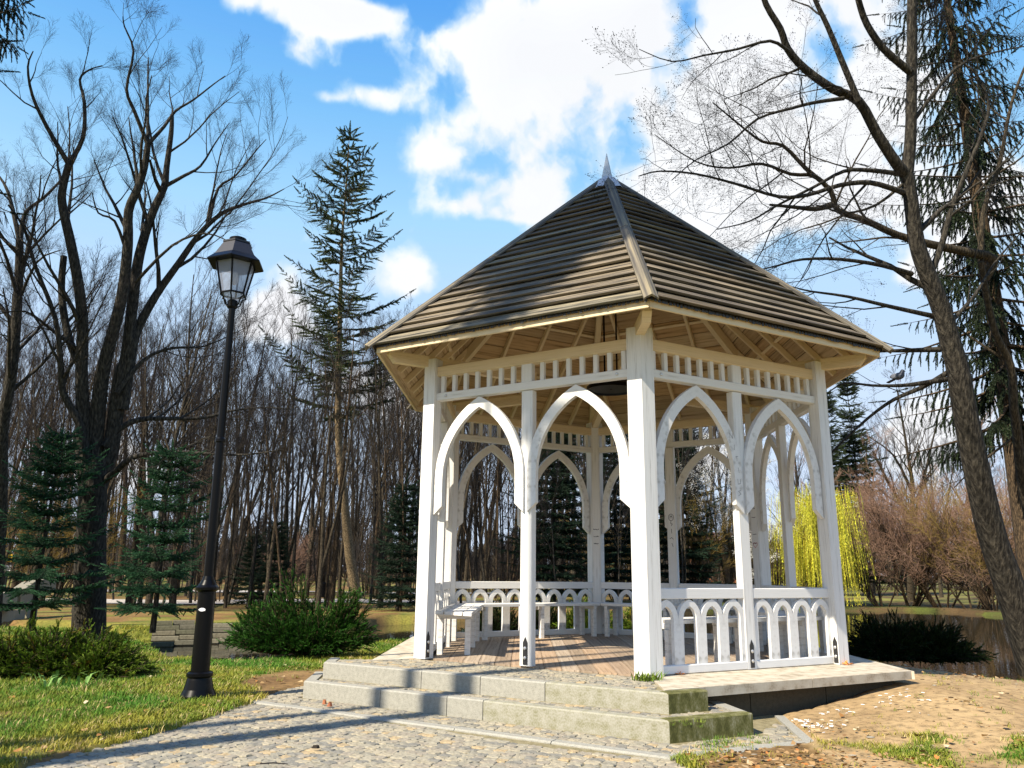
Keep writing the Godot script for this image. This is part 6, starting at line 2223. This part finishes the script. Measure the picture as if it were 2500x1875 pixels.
func blossom() -> void:
	var fl := Geo.new()
	fl.tinted = true
	var r := RandomNumberGenerator.new()
	r.seed = 5
	var sp := spray_mesh(6, 9, .008, .7)
	for i in 46:
		var p := Vector3((r.randf() - .5) * .5, r.randf() * 1.1, (r.randf() - .5) * .5)
		fl.col = Color(.8, .8, .76)
		fl.ball(p, Vector3.ONE * (.02 + r.randf() * .016), 2)
	var fm := fl.mesh()
	var cfg := {"levels": 2, "sides": [5, 4, 3], "start": [.25, .2], "dens": [2.4, 2.0], "angle": [.6, .7], "ratio": [.4, .5], "thin": .55, "wander": .3, "lift": .4, "spray": .7, "spray_dens": 1.7, "spray_open": .5, "spray_lift": .4, "tip": .006, "longest": 3.2, "spray_mesh": sp}
	for q in [[Vector3(11.070, -0.500, -37.315), 9.5, "white flowering tree seen through the right front arches"], [Vector3(11.626, -0.500, -35.616), 4.0, "low white flowering bush beside the flowering tree"], [Vector3(15.155, -0.500, -38.200), 5.5, "white flowering shrub left of the willow"]]:
		var at: Vector3 = q[0]
		at.y = land(at.x, at.z)
		var stems := []
		for i in 3:
			stems.append([limb(at, Vector3(rng.randf() - .5, 1.6, rng.randf() - .5), q[1] * (.8 + rng.randf() * .25), 7, .15, .3), .08, .012])
		var t := bare_tree("flowering_tree", q[2], "", at, cfg, M.bark_grey, M.twig_grey, stems)
		var mm: MultiMeshInstance3D = t.get_node("twigs")
		var where := []
		for i in mm.multimesh.instance_count:
			where.append(mm.multimesh.get_instance_transform(i))
		many("blossom", fm, M.tinted, where, [], t)
	# leaning bare trees on the far right bank
	var c2 := cfg.duplicate()
	c2.spray_mesh = spray_mesh(7, 10, .009, .6)
	c2.dens = [1.6, 1.8]
	var st := [[smooth_line(PackedVector3Array([Vector3(28.684, -0.693, -41.239), Vector3(25.508, 3.045, -40.279), Vector3(22.866, 5.566, -39.623), Vector3(21.005, 8.860, -38.794)])), .3, .05, {}], [smooth_line(PackedVector3Array([Vector3(27.103, 0.259, -40.981), Vector3(24.540, 2.541, -41.070), Vector3(21.367, 4.093, -41.325), Vector3(20.022, 4.380, -41.918)])), .16, .03, {}], [smooth_line(PackedVector3Array([Vector3(26.575, 0.763, -40.850), Vector3(27.066, 5.103, -39.809), Vector3(27.356, 8.421, -39.011), Vector3(27.805, 11.485, -38.278)])), .2, .04, {}]]
	bare_tree("leaning_tree", "brown bare tree leaning over the water on the far right bank", "", Vector3(28.684, -0.693, -41.239), c2, M.bark_brown, M.twig_red, st)
	var st2 := [[smooth_line(PackedVector3Array([Vector3(25.554, -0.669, -45.294), Vector3(25.444, 2.634, -44.493), Vector3(25.583, 6.767, -43.496), Vector3(25.194, 9.516, -42.825), Vector3(24.454, 13.638, -41.815)])), .28, .04, {}], [smooth_line(PackedVector3Array([Vector3(25.519, 4.012, -44.161), Vector3(26.992, 8.286, -44.182), Vector3(28.359, 12.141, -44.303)])), .16, .03, {}], [smooth_line(PackedVector3Array([Vector3(25.526, 6.766, -43.495), Vector3(23.968, 9.153, -42.376), Vector3(21.776, 10.407, -41.520)])), .12, .02, {}], [smooth_line(PackedVector3Array([Vector3(25.964, 1.263, -44.834), Vector3(27.371, 4.553, -43.548), Vector3(27.905, 8.853, -42.003)])), .14, .02, {}]]
	bare_tree("pale_tree", "large pale bare tree standing behind the brown shrubs on the far right bank", "", Vector3(25.554, -0.669, -45.294), c2, M.bark_grey, M.twig_grey, st2)
	var st3 := [[smooth_line(PackedVector3Array([Vector3(17.543, -0.327, -39.926), Vector3(16.243, 1.658, -39.424), Vector3(15.455, 3.898, -38.868), Vector3(15.820, 6.651, -38.209), Vector3(15.544, 9.146, -37.600)])), .2, .04, {}], [smooth_line(PackedVector3Array([Vector3(16.632, 1.162, -39.550), Vector3(17.511, 3.921, -38.899), Vector3(17.233, 6.666, -38.230)])), .12, .02, {}]]
	bare_tree("dark_bank_tree", "dark crooked bare tree on the far bank right beside the willow", "", Vector3(17.543, -0.327, -39.926), c2, M.bark, M.twig_red, st3)
